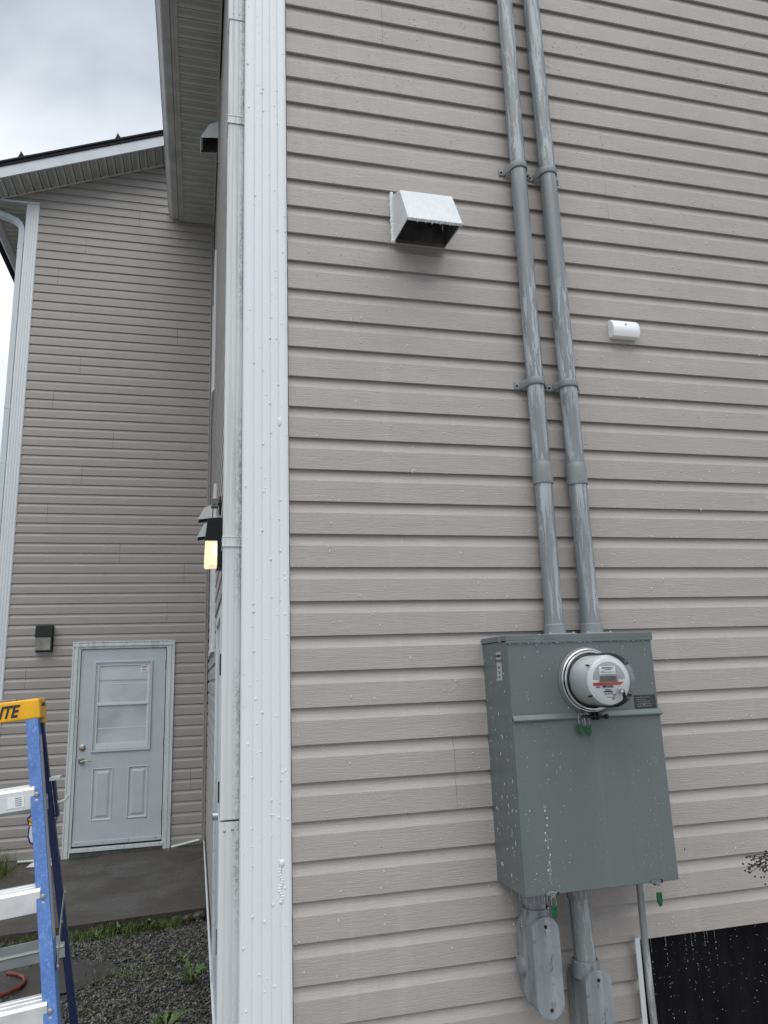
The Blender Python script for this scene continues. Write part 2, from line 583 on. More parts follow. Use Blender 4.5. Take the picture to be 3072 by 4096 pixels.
# patch of smooth wet sand in the gravel
PUD = (-1.22, 3.12)
def in_mud(x, y):
    dx, dy = (x-PUD[0])/.42, (y-PUD[1])/.30
    return dx*dx+dy*dy < (1+.35*noise.noise(Vector((x*4, y*4, 1))))**2
g = MB()
ring = []
for k in range(40):
    q = 2*math.pi*k/40; r = 1.06+.22*noise.noise(Vector((math.cos(q)*2, math.sin(q)*2, 5)))
    ring.append((PUD[0]+.42*r*math.cos(q), PUD[1]+.30*r*math.sin(q), -.048))
g.add([(PUD[0], PUD[1], -.044)]+ring, [(0, k+1, (k+1) % 40+1) for k in range(40)])
mo = g.build('puddle', 'mud', smooth=60); mo['kind'] = 'structure'; mo['label'] = 'smooth wet patch of sand in the gravel'

# gravel
g = MB()
ico = [(-.52, 0, .85), (.52, 0, .85), (-.52, 0, -.85), (.52, 0, -.85), (0, .85, .52), (0, .85, -.52), (0, -.85, .52), (0, -.85, -.52), (.85, .52, 0), (-.85, .52, 0), (.85, -.52, 0), (-.85, -.52, 0)]
icf = [(0, 4, 1), (0, 9, 4), (9, 5, 4), (4, 5, 8), (4, 8, 1), (8, 10, 1), (8, 3, 10), (5, 3, 8), (5, 2, 3), (2, 7, 3), (7, 10, 3), (7, 6, 10), (7, 11, 6), (11, 0, 6), (0, 1, 6), (6, 1, 10), (9, 0, 11), (9, 11, 2), (9, 2, 5), (7, 2, 11)]
cnt = 0
while cnt < 21000:
    y = random.uniform(1.1, 4.05)
    x = random.uniform(-2.4, -.17)
    if y > 3.86 and random.random() < .5: continue
    if in_mud(x, y) and random.random() > .10+.75*min(1, (((x-PUD[0])/.42)**2+((y-PUD[1])/.30)**2))**2: continue
    if x < -1.0 and y < 3.4 and noise.noise(Vector((x*2.2, y*2.2, 9))) > .05 and random.random() < .8: continue
    near = max(0, 1-abs(y-3.0)/2)
    s = random.uniform(.0038, .0105)*(1.2 if random.random() < .12 else 1)
    rot = Matrix.Rotation(random.uniform(0, 6.28), 3, Vector((random.gauss(0, 1), random.gauss(0, 1), random.gauss(0, 1))).normalized())
    sc = (s*random.uniform(.8, 1.5), s*random.uniform(.7, 1.1), s*random.uniform(.45, .8))
    zc = -.06 + sc[2]*.5 + random.random()*.008
    g.add([rot @ Vector((v[0]*sc[0]*random.uniform(.8, 1.2), v[1]*sc[1], v[2]*sc[2])) + Vector((x, y, zc)) for v in ico], icf)
    cnt += 1
tag(g.build('gravel', 'stone'), 'dark crushed gravel covering the ground along the side wall', 'gravel', kind='stuff')

# broken concrete lumps at the end of the slab by the side wall
for i, (x, y, s) in enumerate([(-.25, 4.02, .05), (-.33, 4.0, .042), (-.42, 4.03, .035)]):
    g = MB()
    g.add([Vector((v[0]*s*1.3, v[1]*s, v[2]*s*.8))*(1+.25*noise.noise(Vector(v)*2+Vector((i*3, 0, 0)))) + Vector((x, y, -.03)) for v in ico], icf)
    tag(g.build('concrete_lump', 'slab', bevel=.004), ['largest broken concrete lump at the slab edge, against the side wall', 'middle broken concrete lump at the slab edge near the side wall', 'smallest broken concrete lump at the slab edge, farthest from the side wall'][i], 'concrete lump', 'broken concrete lumps at the slab edge')

# ------------------------------------------------------------------ siding
LAP = [(0.0012, .0118), (0.0, .0008), (.0008, 0), (.0735, 0), (.0745, .0005), (.0940, .0102), (.1040, .0128), (.1143, .0135), (.1143+.006, .0137)]
def lap_depth(z):       # depth of the siding face for a height above the lip
    z = z % P
    for (z0, d0), (z1, d1) in zip(LAP[2:], LAP[3:]):
        if z <= z1:
            return d0+(d1-d0)*(z-z0)/(z1-z0) if z1 > z0 else d0
    return .0135
def panel(wall, z0, laps, x0f, x1f, place, mat, off=0, nx=1):
    mb = MB()
    for k in range(laps):
        pr_ = [(z0+k*P+a, d+off) for a, d in LAP]
        cols = []
        for i in range(nx+1):
            t = i/nx
            cols.append([place(x0f(z)*(1-t)+x1f(z)*t, d, z) for z, d in pr_])
        n = len(pr_)
        vs = [v for c in cols for v in c]
        mb.add(vs, [(i*n+j, i*n+j+1, (i+1)*n+j+1, (i+1)*n+j) for i in range(nx) for j in range(n-1)])
    return mb.build('siding_panel', mat, wall)
cst = lambda v: (lambda z: v)

# --- near wall (faces the camera)
w1 = thing('house_wall', (0, 0, 0), 'near beige vinyl sided house wall carrying the electric meter', 'wall')
pl1 = lambda x, d, z: (x, d, z)
zt = SEAM1 + 30*P
rows = []
z = zt - 2*P
row = 0
W1X = 4.6
special = {0.403: -2, 1.366: 1, 1.358: 5, .546: 24}
while z > .2:
    n_from_top = round((SEAM1 - (z+2*P))/P)     # seam index of the row's upper lip
    js = {-2: [.403], 2: [1.366], 4: [1.362], 24: [.546], 10: [2.7], 16: [3.3], -8: [1.9], -14: [.7]}.get(n_from_top, [])
    x1 = W1X
    if z < .8516-.01:
        js = []; x1 = 1.150
    xs = [.003] + js + [x1]
    for i in range(len(xs)-1):
        panel(w1, z, 2, cst(xs[i]), cst(xs[i+1]-(.0010 if i < len(xs)-2 else 0)), pl1, 'siding', off=.0007*(i % 2))
    z -= 2*P; row += 1
g = MB()
g.box(-.14, 1.144, .024, .14, .15, zt+.05); g.box(1.144, W1X, .024, .14, .853, zt+.05)
g.build('sheathing', 'hole', w1)
g = MB(); g.box(-.14, 1.12, .02, .16, -.1, .33); g.box(1.12, W1X, .075, .16, -.1, .86); g.build('foundation', 'concrete', w1)
# black membrane in the opening
g = MB()
nx_, nz_ = 40, 20
vs = []
for j in range(nz_+1):
    for i in range(nx_+1):
        x = 1.142+(W1X-1.142)*i/nx_; zz = -.08+(.862+.08)*j/nz_
        vs.append((x, .040+.010*noise.noise(Vector((x*7, 0, zz*1.2))), zz))
g.add(vs, [(j*(nx_+1)+i, j*(nx_+1)+i+1, (j+1)*(nx_+1)+i+1, (j+1)*(nx_+1)+i) for j in range(nz_) for i in range(nx_)])
g.build('black_membrane', 'void', w1, smooth=80)
# fluted corner post, front face with reeds and side leg
def flute(x0, x1, n, depth, y0):
    pts = []
    w = (x1-x0)/n
    for k in range(n):
        a = x0+k*w
        for t in (0.0, .05, .12, .25, .5, .75, .88, .95):
            h = math.sin(math.pi*t)**.45 if t > 0 else 0
            pts.append((a+w*t, y0-depth*h))
    pts.append((x1, y0))
    return pts
g = MB()
prof = [(-.155, .14), (-.155, .02), (-.155, -.006), (-.1535, -.0105), (-.150, -.0125)] + flute(-.146, -.004, 5, .0032, -.0120) + [(-.0005, -.011), (0.0, -.008), (0.0, .013)]
zs = [.27, 7.59]
vs = [(x, y, zz) for zz in zs for x, y in prof]
n = len(prof)
g.add(vs, [(i, i+1, n+i+1, n+i) for i in range(n-1)])
g.build('corner_post', 'post', w1, smooth=50)

# --- side wall running away from the camera (seen almost edge-on)
W2A, W2B = -.166, -.186
def w2x(y): return W2A + (W2B-W2A)*y/D3
w2 = thing('house_wall', (W2A, 0, 0), 'narrow glimpse of the beige side wall running away behind the white corner post', 'wall')
pl2 = lambda y, d, z: (w2x(y)+d, y, z)
z = zt - 2*P
row = 0
while z > .02:
    j = [2.1, 4.0, 3.0, 5.1][row % 4]
    xs = [.13, j, D3-.035]
    for i in range(2):
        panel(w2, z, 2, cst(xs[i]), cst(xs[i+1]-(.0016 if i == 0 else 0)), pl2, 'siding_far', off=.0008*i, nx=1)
    z -= 2*P; row += 1
g = MB(); g.box(-.142, -.03, .02, D3+.2, .0, zt+.05); g.build('sheathing', 'hole', w2)
g = MB(); g.box(-.158, -.10, .02, D3, -.1, .17); g.build('foundation', 'concrete', w2)
# white base trim along the bottom of the side wall
g = MB()
g.tube([(w2x(y)-.012, y, .175-.012*(y/6.3)*8) for y in (.2, 2, 4, 5.2, 6.3)], .009, 8)
g.build('base_trim', 'white', w2, smooth=60)

# --- far wall
w3 = thing('house_wall', (-1.3, D3, 0), 'far beige vinyl sided gable wall with the white door', 'wall')
pl3 = lambda x, d, z: (x, D3+d, z)
RZ = lambda x: 8.742+.4*x
xleft = lambda z: max(-2.308 if z < 7.60 else -2.85, (z-8.742-.05)/.4)
jm = {-10: -1.129, -6: -1.748, -1.9: 0}
jtab = {-10: -1.129, -6: -1.748, -2: -2.044, 4: -.620, 8: -1.73, 12: -2.008, 16: -1.32, 20: -1.647, 24: -1.991, 28: -1.191, 30: -.471, 34: -.652, 40: -2.1, 44: -1.9, 50: -.35}
m = -22
while m < 58:
    zlow = SEAM3 - (m+2)*P
    laps = 2
    if m+2 > 57:
        zlow = SEAM3-57*P; laps = 57-m
    if laps < 1: break
    js = [jtab[m]] if m in jtab else []
    # cut round the door casing
    zhi = zlow+laps*P
    rngs = [(None, -.224)]
    if zlow < 2.2:
        rngs = [(None, -1.632), (-.556, -.224)]
    for a, b in rngs:
        cuts = [j for j in js if (a is None or j > a+.02) and j < b-.02]
        lo = a
        seq = cuts+[b]
        for i, e in enumerate(seq):
            x0f = xleft if lo is None else cst(lo)
            if xleft(zlow) < e-.03:
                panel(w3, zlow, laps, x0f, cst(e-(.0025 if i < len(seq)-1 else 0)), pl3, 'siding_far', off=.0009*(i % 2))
            lo = e
    m += 2
g = MB()
g.prism([(-2.42, -.02), (-1.56, -.02), (-1.56, 2.17), (-.625, 2.17), (-.625, -.02), (.1, -.02), (.1, RZ(.1)+.05), (-2.42, RZ(-2.42)+.05)], (0, D3+.026, 0), X, Z, Y*.12)
g.build('sheathing', 'hole', w3)
g = MB(); g.box(-2.40, .05, D3+.012, D3+.14, -.1, .05); g.build('foundation', 'concrete', w3)
# left corner post
g = MB()
prof = [(-2.455, .30), (-2.455, 0), (-2.4545, -.008)] + flute(-2.452, -2.312, 5, .0055, -.006) + [(-2.308, -.004), (-2.308, .013)]
vs = [(x, D3+y, zz) for zz in (0.0, 7.60) for x, y in prof]; n = len(prof)
g.add(vs, [(i, i+1, n+i+1, n+i) for i in range(n-1)])
g.build('corner_post', 'post_far', w3, smooth=45)
# top trim of the post
g = MB(); g.box(-2.85, -2.303, D3-.022, D3-.002, 7.602, 7.628); g.build('top_trim', 'fascia', w3, bevel=.002)
# inside corner trim where it meets the side wall
g = MB(); g.box(-.228, -.212, D3-.016, D3+.01, .06, 7.6); g.box(-.212, -.188, D3-.010, D3+.01, .06, 7.6)
g.build('inside_corner_trim', 'siding_trim', w3, bevel=.003)
# side of the wing
for k in range(33):
    z0 = SEAM3 + 9*P - (k+1)*2*P
    if z0 < -.05: break
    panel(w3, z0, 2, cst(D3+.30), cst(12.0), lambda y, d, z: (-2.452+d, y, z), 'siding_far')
g = MB(); g.box(-2.435, -2.3, D3+.16, 12.0, -.1, 7.6); g.build('sheathing', 'hole', w3)
# white tubes along the bottom of the far wall
g = MB(); g.tube([(-2.05, D3-.02, .022), (-1.66, D3-.02, .018)], .014, 10)
g.tube([(-.54, D3-.02, .036), (-.245, D3-.02, .085)], .013, 10)
g.build('base_trim', 'white', w3, smooth=60)

# ------------------------------------------------------------------ roofs
# main roof above the side wall: flat soffit, fascia, gutter
rf = thing('house_roof', (-.6, 3, 7.6), 'near roof eave with grey perforated soffit and gutter over the side wall', 'roof')
ZS = 7.6
def soffit_panels(parent, o, ax, ay, length, depth, pitch_, reverse=False):
    """ribbed perforated soffit: panels along ax (each pitch wide), running across ay; seen from below"""
    nrm = ax.cross(ay)
    if nrm.z > 0: nrm = -nrm         # pointing down
    n = round(length/pitch_)
    for k in range(n):
        a = k*pitch_
        mb = MB()
        w = pitch_
        prof = [(0.0, .030), (.030, .0), (.44, .0), (.468, .026), (.492, .026), (.52, 0), (.97, 0), (1.0, .030)]
        vs = []
        for e in (0.0, depth):
            for t, d in prof:
                vs.append(o+ax*(a+t*w)+ay*e-nrm*d)
        m_ = len(prof)
        mb.add(vs, [(i, i+1, m_+i+1, m_+i) for i in range(m_-1)])
        so_ = mb.build('soffit_panel', 'soffit', parent)
        # rows of small punched slots in the middle of every band
        hb = MB()
        rows_ = 4
        for band in ((.07, .31), (.57, .81)):
            for r_ in range(rows_):
                t = band[0]+(band[1]-band[0])*(r_+.5)/rows_
                m2 = int(depth/.0175)
                for q in range(m2):
                    c = depth*(q+.5+.5*(r_ % 2))/m2
                    if c > depth-.008: continue
                    hx, hy = w*.017, .0068
                    cc = o+ax*(a+t*w)+ay*c+nrm*.0008
                    hb.add([cc-ay*hy, cc-ax*hx, cc+ay*hy, cc+ax*hx], [(0, 1, 2, 3)])
        ho = hb.build('perforation', 'hole', parent)
        ho['kind'] = 'stuff'
soffit_panels(rf, Vector((-.60, -.35, ZS)), Y, X, 6.60, .40, .22*1.0)
g = MB(); g.box(-.215, -.192, -.35, D3-.012, ZS-.022, ZS+.002); g.build('wall_trim', 'soffit', rf, bevel=.002)
g = MB(); g.box(-.60, -.20, 6.255, D3-.012, ZS-.006, ZS+.01); g.build('end_trim', 'soffit', rf, bevel=.002)
g = MB(); g.box(-.618, -.580, -.35, D3-.03, ZS-.012, ZS+.004); g.build('soffit_edge', 'gutter', rf, bevel=.002)
g = MB(); g.box(-.640, -.618, -.35, D3-.03, ZS-.018, ZS+.17); g.build('fascia', 'gutter', rf, bevel=.002)
# K style gutter (profile in x, z)
gp = [(-.645, .15), (-.645, .010), (-.652, .004), (-.715, .004), (-.728, .012), (-.748, .045), (-.760, .060), (-.766, .095), (-.776, .100), (-.776, .128), (-.768, .130)]
g = MB()
vs = [(x, yy, ZS+dz) for yy in (-.35, D3-.035) for x, dz in gp]; n = len(gp)
g.add(vs, [(i, i+1, n+i+1, n+i) for i in range(n-1)])
g.add([(x, D3-.035, ZS+dz) for x, dz in gp], [tuple(range(n))])
g.build('gutter', 'gutter', rf, solid=.0016)
g = MB()
g.prism([(-.70, 0), (3.2, 1.56), (3.2, 1.60), (-.70, .035)], (0, -.35, ZS+.165), X, Z, Y*10)
g.build('shingle_roof', 'shingle', rf)

# gable roof of the far wing
gr = thing('gable_roof', (-1.7, 6.2, 8.1), 'far gable roof edge with black shingles, white fascia and slanted grey soffit', 'roof')
sl = math.atan(.4); sa = Vector((math.cos(sl), 0, math.sin(sl)))
o = Vector((-2.85, 6.012, RZ(-2.85)))
Ls = 2.75/math.cos(sl)
soffit_panels(gr, o+Y*.0, sa, Y, Ls, .355, .205)
up = Vector((-math.sin(sl), 0, math.cos(sl)))
def rake(name, s0, s1, y0, y1, h0, h1, mat, bev=.002):
    mb = MB()
    c = Vector((-2.85, (y0+y1)/2, RZ(-2.85))) + sa*((s0+s1)/2) + up*((h0+h1)/2)
    mb.obox(c, sa, Y, up, (s1-s0)/2, abs(y1-y0)/2, abs(h1-h0)/2)
    return mb.build(name, mat, gr, bevel=bev)
rake('fascia', -.14, Ls+.4, 5.988, 6.010, -.012, .125, 'fascia')
rake('wall_trim', 0.0, Ls, 6.352, 6.372, -.022, .006, 'soffit')
rake('drip_edge', -.16, Ls+.4, 5.972, 6.02, .125, .160, 'shingle')
rake('shingle_edge', -.18, Ls+.4, 5.955, 12, .162, .185, 'shingle')
rake('shingle_roof', -.16, Ls+.4, 6.03, 12, .13, .159, 'shingle')
# shadow-dark pockets where soffit ribs meet the wall trim
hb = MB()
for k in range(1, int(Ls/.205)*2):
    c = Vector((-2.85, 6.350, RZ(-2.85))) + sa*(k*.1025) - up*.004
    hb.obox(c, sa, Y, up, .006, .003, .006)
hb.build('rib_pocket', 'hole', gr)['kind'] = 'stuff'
for i, (s_, hgt) in enumerate([(.50, .075), (1.66, .075)]):
    mb = MB()
    c = Vector((-2.85, 5.96, RZ(-2.85))) + sa*s_ + up*.183
    mb.prism([(-.05, 0), (.05, 0), (.028, .012), (.018, hgt), (-.035, .012)], c, sa, up, Y*.08)
    mb.prism([(.02, 0), (.09, 0), (.085, .016), (.02, .014)], c+Y*.01, sa, up, Y*.06)
    tag(mb.build('roof_bracket', 'shingle'), ['small black pointed bracket on the lower part of the gable shingles', 'small black pointed bracket on the gable shingles nearer the big eave'][i], 'bracket', 'roof brackets on the gable')
# eave of the wing on its left
soffit_panels(gr, Vector((-2.85, D3+.01, ZS)), Y, X, 5.4, .39, .2)
g = MB(); g.box(-2.872, -2.85, 6.02, 12, ZS-.014, ZS+.15); g.build('eave_fascia', 'gutter', gr)
g = MB()
vs = [(x-2.85+.62, yy, ZS+dz) for yy in (6.02, 12) for x, dz in gp]; n = len(gp)
g.add(vs, [(i, i+1, n+i+1, n+i) for i in range(n-1)])
g.add([(x-2.85+.62, 6.02, ZS+dz) for x, dz in gp], [tuple(range(n))])
g.build('gutter', 'fascia', gr, solid=.0016)

# ------------------------------------------------------------------ downspouts
def rect_pipe(mb, path, hx, hy, ridges=True):
    # path of points, rectangular section with shallow ridges in x/y plane
    sec = []
    def side(a, b, n, nrm):
        for k in range(n):
            t0 = k/n
            for t, h in ((0, 0), (.15, .0014), (.85, .0014)):
                tt = t0+t/n
                p = (a[0]+(b[0]-a[0])*tt+nrm[0]*h, a[1]+(b[1]-a[1])*tt+nrm[1]*h)
                sec.append(p)
    side((-hx, -hy), (hx, -hy), 3, (0, -1)); side((hx, -hy), (hx, hy), 3, (1, 0)); side((hx, hy), (-hx, hy), 3, (0, 1)); side((-hx, hy), (-hx, -hy), 3, (-1, 0))
    n = len(sec); vs = []
    pts = [Vector(p) for p in path]
    for i, p in enumerate(pts):
        t = (pts[min(i+1, len(pts)-1)]-pts[max(i-1, 0)]).normalized()
        q = Z.rotation_difference(t)
        for a, b in sec:
            vs.append(p + q @ Vector((a, b, 0)))
    fs = []
    for i in range(len(pts)-1):
        for k in range(n):
            fs.append((i*n+k, i*n+(k+1) % n, (i+1)*n+(k+1) % n, (i+1)*n+k))
    fs.append(tuple(range(n))); fs.append(tuple((len(pts)-1)*n+k for k in range(n)))
    mb.add(vs, fs)
ds = thing('downspout', (-.19, .09, .3), 'near grimy white downspout streaked with grey beside the fluted corner post', 'downspout')
DX = -.1845
g = MB(); rect_pipe(g, [(DX, .085, 1.325), (DX, .085, 4.33)], .0285, .036); g.build('pipe', 'spout', ds, smooth=30)
g = MB(); rect_pipe(g, [(DX-.0005, .085, .12), (DX-.0005, .085, 1.319)], .0305, .038); g.build('lower_pipe', 'spout', ds, smooth=30)
g = MB(); rect_pipe(g, [(DX-.002, .083, 4.32), (DX-.002, .083, 7.5)], .030, .038); g.build('upper_pipe', 'spout', ds, smooth=30)
for zc in (3.855, 2.203):
    g = MB()
    g.box(DX-.032, DX+.030, .0445, .128, zc-.018, zc+.018)
    so_ = g.build('strap', 'spout', ds, bevel=.002)
    g = MB(); g.box(DX-.0335, DX+.031, .0425, .13, zc+.013, zc+.018); g.box(DX-.0335, DX+.031, .0425, .13, zc-.018, zc-.013); g.build('strap_rib', 'spout', so_, bevel=.001)
for (x, zc) in ((-.200, 1.293), (-.176, 1.296), (-.200, 4.345), (-.176, 4.345)):
    g = MB(); g.lathe((x, .046, zc), -Y, [(0, .0042), (.002, .0040), (.0035, .002)], 12); g.build('screw', 'alumid', ds, smooth=40)
ds2 = thing('downspout', (-2.506, 6.46, 0), 'far light grey downspout with a curved elbow at the left edge of the far wall', 'downspout')
g = MB(); rect_pipe(g, [(-2.508, 6.46, 0), (-2.508, 6.46, 7.16)], .030, .034); g.build('pipe', 'spout_clean', ds2, smooth=30)
g = MB(); rect_pipe(g, [(-2.505, 6.46, 7.10), (-2.505, 6.46, 7.26), (-2.512, 6.462, 7.31), (-2.535, 6.468, 7.365), (-2.575, 6.478, 7.41), (-2.63, 6.495, 7.445), (-2.78, 6.53, 7.52), (-2.93, 6.56, 7.60)], .032, .036)
g.build('elbow', 'spout_clean', ds2, smooth=30)
g = MB(); g.box(-2.542, -2.472, 6.422, 6.50, 4.94, 4.985); g.build('strap', 'spout_clean', ds2, bevel=.002)
g = MB(); g.box(-2.542, -2.472, 6.422, 6.50, 4.28, 4.30); g.build('strap', 'spout_clean', ds2, bevel=.002)

# ------------------------------------------------------------------ conduits on the near wall
def conduit(name, label, x0, zbot, x1, ztop, yc, r, coup, straps, hubz):
    t = thing(name, (x0, yc, zbot), label, 'conduit', 'electrical conduits above the meter box')
    cx = lambda z: x0+(x1-x0)*(z-zbot)/(ztop-zbot)
    g = MB(); g.tube([(cx(zbot), yc, zbot), (cx(coup-.03), yc, coup-.03)], r, 32); g.build('pipe', 'pipe', t, smooth=40)
    g = MB(); g.tube([(cx(coup+.035), yc, coup+.035), (cx(ztop), yc, ztop)], r, 32); g.build('upper_pipe', 'pipe', t, smooth=40)
    g = MB()
    g.lathe((cx(coup), yc, coup), Z, [(-.042, r*.99), (-.042, r*1.14), (-.036, r*1.17), (.022, r*1.14), (.034, r*1.08), (.040, r*1.0), (.046, r*1.0)], 36, cap=False)
    g.build('coupling', 'fitting', t, smooth=35)
    for zc in straps:
        c = cx(zc)
        g = MB()
        path = []
        for k in range(21):
            q = math.pi*k/20
            path.append((c-(r+.0025)*math.cos(q), yc-(r+.0025)*math.sin(q)))
        full = [(c-r-.036, -.003), (c-r-.016, -.003), (c-r-.004, yc+.010)] + path + [(c+r+.004, yc+.010), (c+r+.016, -.003), (c+r+.036, -.003)]
        th = .0025
        vs = []
        for (dz, bulge) in ((-.0145, 0), (-.009, .0012), (0, .002), (.009, .0012), (.0145, 0)):
            for i, (px, py) in enumerate(full):
                v = Vector((px-c, py-yc)); d = v.normalized()*bulge if 2 < i < len(full)-3 else Vector((0, -bulge))
                vs.append((px+d.x, py+d.y, zc+dz))
        n = len(full)
        g.add(vs, [(j*n+i, j*n+i+1, (j+1)*n+i+1, (j+1)*n+i) for j in range(4) for i in range(n-1)])
        so_ = g.build('strap', 'fitting', t, smooth=40, solid=.0025)
        for sx in (-1, 1):
            g = MB(); g.lathe((c+sx*(r+.027), -.004, zc), -Y, [(0, .0050), (.003, .0048), (.0045, .003)], 14); g.build('screw', 'black', so_, smooth=40)
    # hub on the box
    g = MB()
    g.lathe((cx(hubz), yc, hubz), Z, [(0, r*1.22), (.030, r*1.18), (.034, r*1.02)], 36, cap=False)
    g.build('hub_collar', 'fitting', t, smooth=35)
    g = MB()
    g.box(cx(hubz)-.052, cx(hubz)+.052, yc-.056, yc+.040, hubz-.008, hubz)
    h = g.build('hub_plate', 'fitting', t, bevel=.004)
    for sx in (-1, 1):
        for sy in (-1, 1):
            g = MB(); g.lathe((cx(hubz)+sx*.044, yc-.008+sy*.042, hubz), Z, [(0, .005), (.003, .004)], 10); g.build('screw', 'alumid', h, smooth=40)
    return t
conduit('conduit', 'left grey plastic conduit rising from the meter box, mottled by water marks', .9275, 1.87, .968, 8.2, -.043, .0320, 2.452, (3.742, 2.807), 1.866)
conduit('conduit', 'right, slightly darker grey conduit rising from the meter box', 1.070, 1.87, 1.070, 8.2, -.043, .0332, 2.452, (3.735, 2.807), 1.866)

# thin conduit below the box
tc_ = thing('conduit', (1.125, -.09, .2), 'thin grey conduit dropping from the right underside of the meter box', 'conduit')
g = MB(); g.tube([(1.128, -.09, 1.085), (1.126, -.09, .9), (1.132, -.085, .6), (1.136, -.085, .0)], .0112, 20); g.build('pipe', 'pipe', tc_, smooth=40)

# white loose trim strip beside the black opening
jt = thing('trim_strip', (1.14, -.02, .5), 'narrow white J trim strip standing beside the black opening', 'trim')
g = MB(); g.prism([(-.009, 0), (.009, 0), (.009, .022), (.006, .022), (.006, .003), (-.009, .003)], (1.132, -.026, .0), X, Y, Vector((.006, 0, .868)))
g.build('strip', 'white', jt, bevel=.0008)

# ------------------------------------------------------------------ meter box
BX0, BX1, BY, BZ0, BZ1 = .669, 1.193, -.210, 1.082, 1.838
mb_ = thing('meter_box', ((BX0+BX1)/2, 0, BZ0), 'large green grey steel meter socket box with soap drips on the siding', 'meter box')
g = MB(); g.box(BX0, BX1, BY+.004, .002, BZ0, BZ1); g.build('body', 'box', mb_, bevel=.003, seg=3)
g = MB()
g.box(BX0-.004, BX1+.004, BY-.005, .003, BZ1+.001, BZ1+.018); g.box(BX0-.004, BX1+.004, BY-.0052, BY-.0022, BZ1-.008, BZ1+.0012)
g.build('lid', 'box', mb_, bevel=.002)
g = MB(); g.box(BX0+.002, BX1-.001, BY, BY+.0038, 1.606, BZ1-.002); g.build('upper_cover', 'box', mb_, bevel=.001)
g = MB(); g.box(BX0+.001, BX1+.001, BY-.0035, BY+.0036, BZ0+.002, 1.588); g.build('lower_cover', 'box', mb_, bevel=.0025, seg=3)
g = MB()
g.prism([(0, 0), (-.009, .003), (-.011, .007), (-.009, .011), (-.002, .022), (0, .022)], (BX0+.001, BY-.0036, 1.585), Y, Z, X*(BX1-BX0+.003))
g.build('drip_ridge', 'box', mb_, bevel=.001)
g = MB(); g.box(1.106, 1.184, BY-.0024, BY-.0004, 1.610, 1.652); npl = g.build('nameplate', 'plate', mb_, bevel=.0006)
for k in range(5):
    pass
g = MB()
for k in range(5):
    g.box(1.112, 1.112+.03+.03*random.random(), BY-.0029, BY-.0025, 1.615+.007*k, 1.6175+.007*k)
g.build('nameplate_print', 'box', npl)
# inspection sticker on the left side
st = MB(); st.box(BX0-.0012, BX0-.0002, -.158, -.087, 1.738, 1.806)
# the sticker is tall and narrow
st = MB(); st.box(BX0-.0012, BX0-.0002, -.158, -.118, 1.715, 1.806)
sto = st.build('inspection_sticker', 'stickergrey', mb_, bevel=.0004)
tX, tY = Vector((0, -1, 0)), Z
text('lettering', 'POWER', 'ink', sto, (BX0-.0018, -.138, 1.793), tX, tY, .0115, bold=.0002)
text('lettering', 'NOVA SCOTIA POWER INC', 'ink', sto, (BX0-.0018, -.138, 1.780), tX, tY, .0036, bold=.00008)
text('lettering', 'ELECTRICAL INSPECTION', 'ink', sto, (BX0-.0018, -.138, 1.775), tX, tY, .0036, bold=.00008)
g = MB()
for zc in (1.759, 1.743, 1.728):
    g.box(BX0-.0020, BX0-.0013, -.150, -.126, zc-.0004, zc+.0004); g.box(BX0-.0020, BX0-.0013, -.143, -.134, zc-.006, zc-.002)
g.build('lines', 'ink', sto)
# latches at the lower edge
for x in (.756, 1.112):
    g = MB(); g.box(x-.020, x+.020, BY-.0095, BY-.0040, BZ0+.001, BZ0+.009); g.box(x-.007, x+.007, BY-.013, BY+.004, BZ0-.006, BZ0+.001)
    g.build('latch', 'box', mb_, bevel=.001)
    g = MB(); g.box(x+.014, x+.021, BY-.0100, BY-.0045, BZ0+.001, BZ0+.0095); g.build('slot', 'hole', mb_)

def seal(label, c, L_=.040, grp='green wire seals on the meter box', lean=0, wire_up=.028):
    t = thing('wire_seal', c, label, 'seal', grp)
    c = Vector(c)
    pts = []
    for k in range(13):
        q = math.pi*k/12
        pts.append(c + Vector((-.0075*math.cos(q), -.003+.002*math.sin(q), wire_up*.5+wire_up*.5*math.sin(q))))
    pts = [c+Vector((-.0075, -.003, -.004))] + pts + [c+Vector((.0075, -.003, -.004))]
    g = MB(); g.tube(pts, .0007, 6); g.build('wire', 'steel', t, smooth=60)
    out_ = [(-.0085, 0), (.0085, 0), (.0085, -L_*.62), (.006, -L_*.88), (0, -L_), (-.006, -L_*.88), (-.0085, -L_*.62)]
    g = MB(); g.prism(out_, c+Vector((lean, 0, 0)), X, Z, -Y*.006); g.build('plastic_body', 'green', t, bevel=.001)
    pth = [c+Vector((px*1.08+lean, -.003, pz*1.03)) for px, pz in out_[1:]+[out_[0]]]
    g = MB(); g.tube(pth, .0011, 6); g.build('clear_rim', 'glass', t, smooth=60)
    return t
seal('green wire seal hanging under the left latch of the meter box', (.756, BY-.010, BZ0-.024))
seal('green wire seal hanging under the right latch of the meter box', (1.112, BY-.010, BZ0-.024))
seal('left of two green wire seals hanging under the round meter', (.895, BY-.017, 1.572), .036, lean=-.002, wire_up=.034)
seal('right of two green wire seals hanging under the round meter', (.915, BY-.020, 1.568), .036, lean=.002, wire_up=.038)
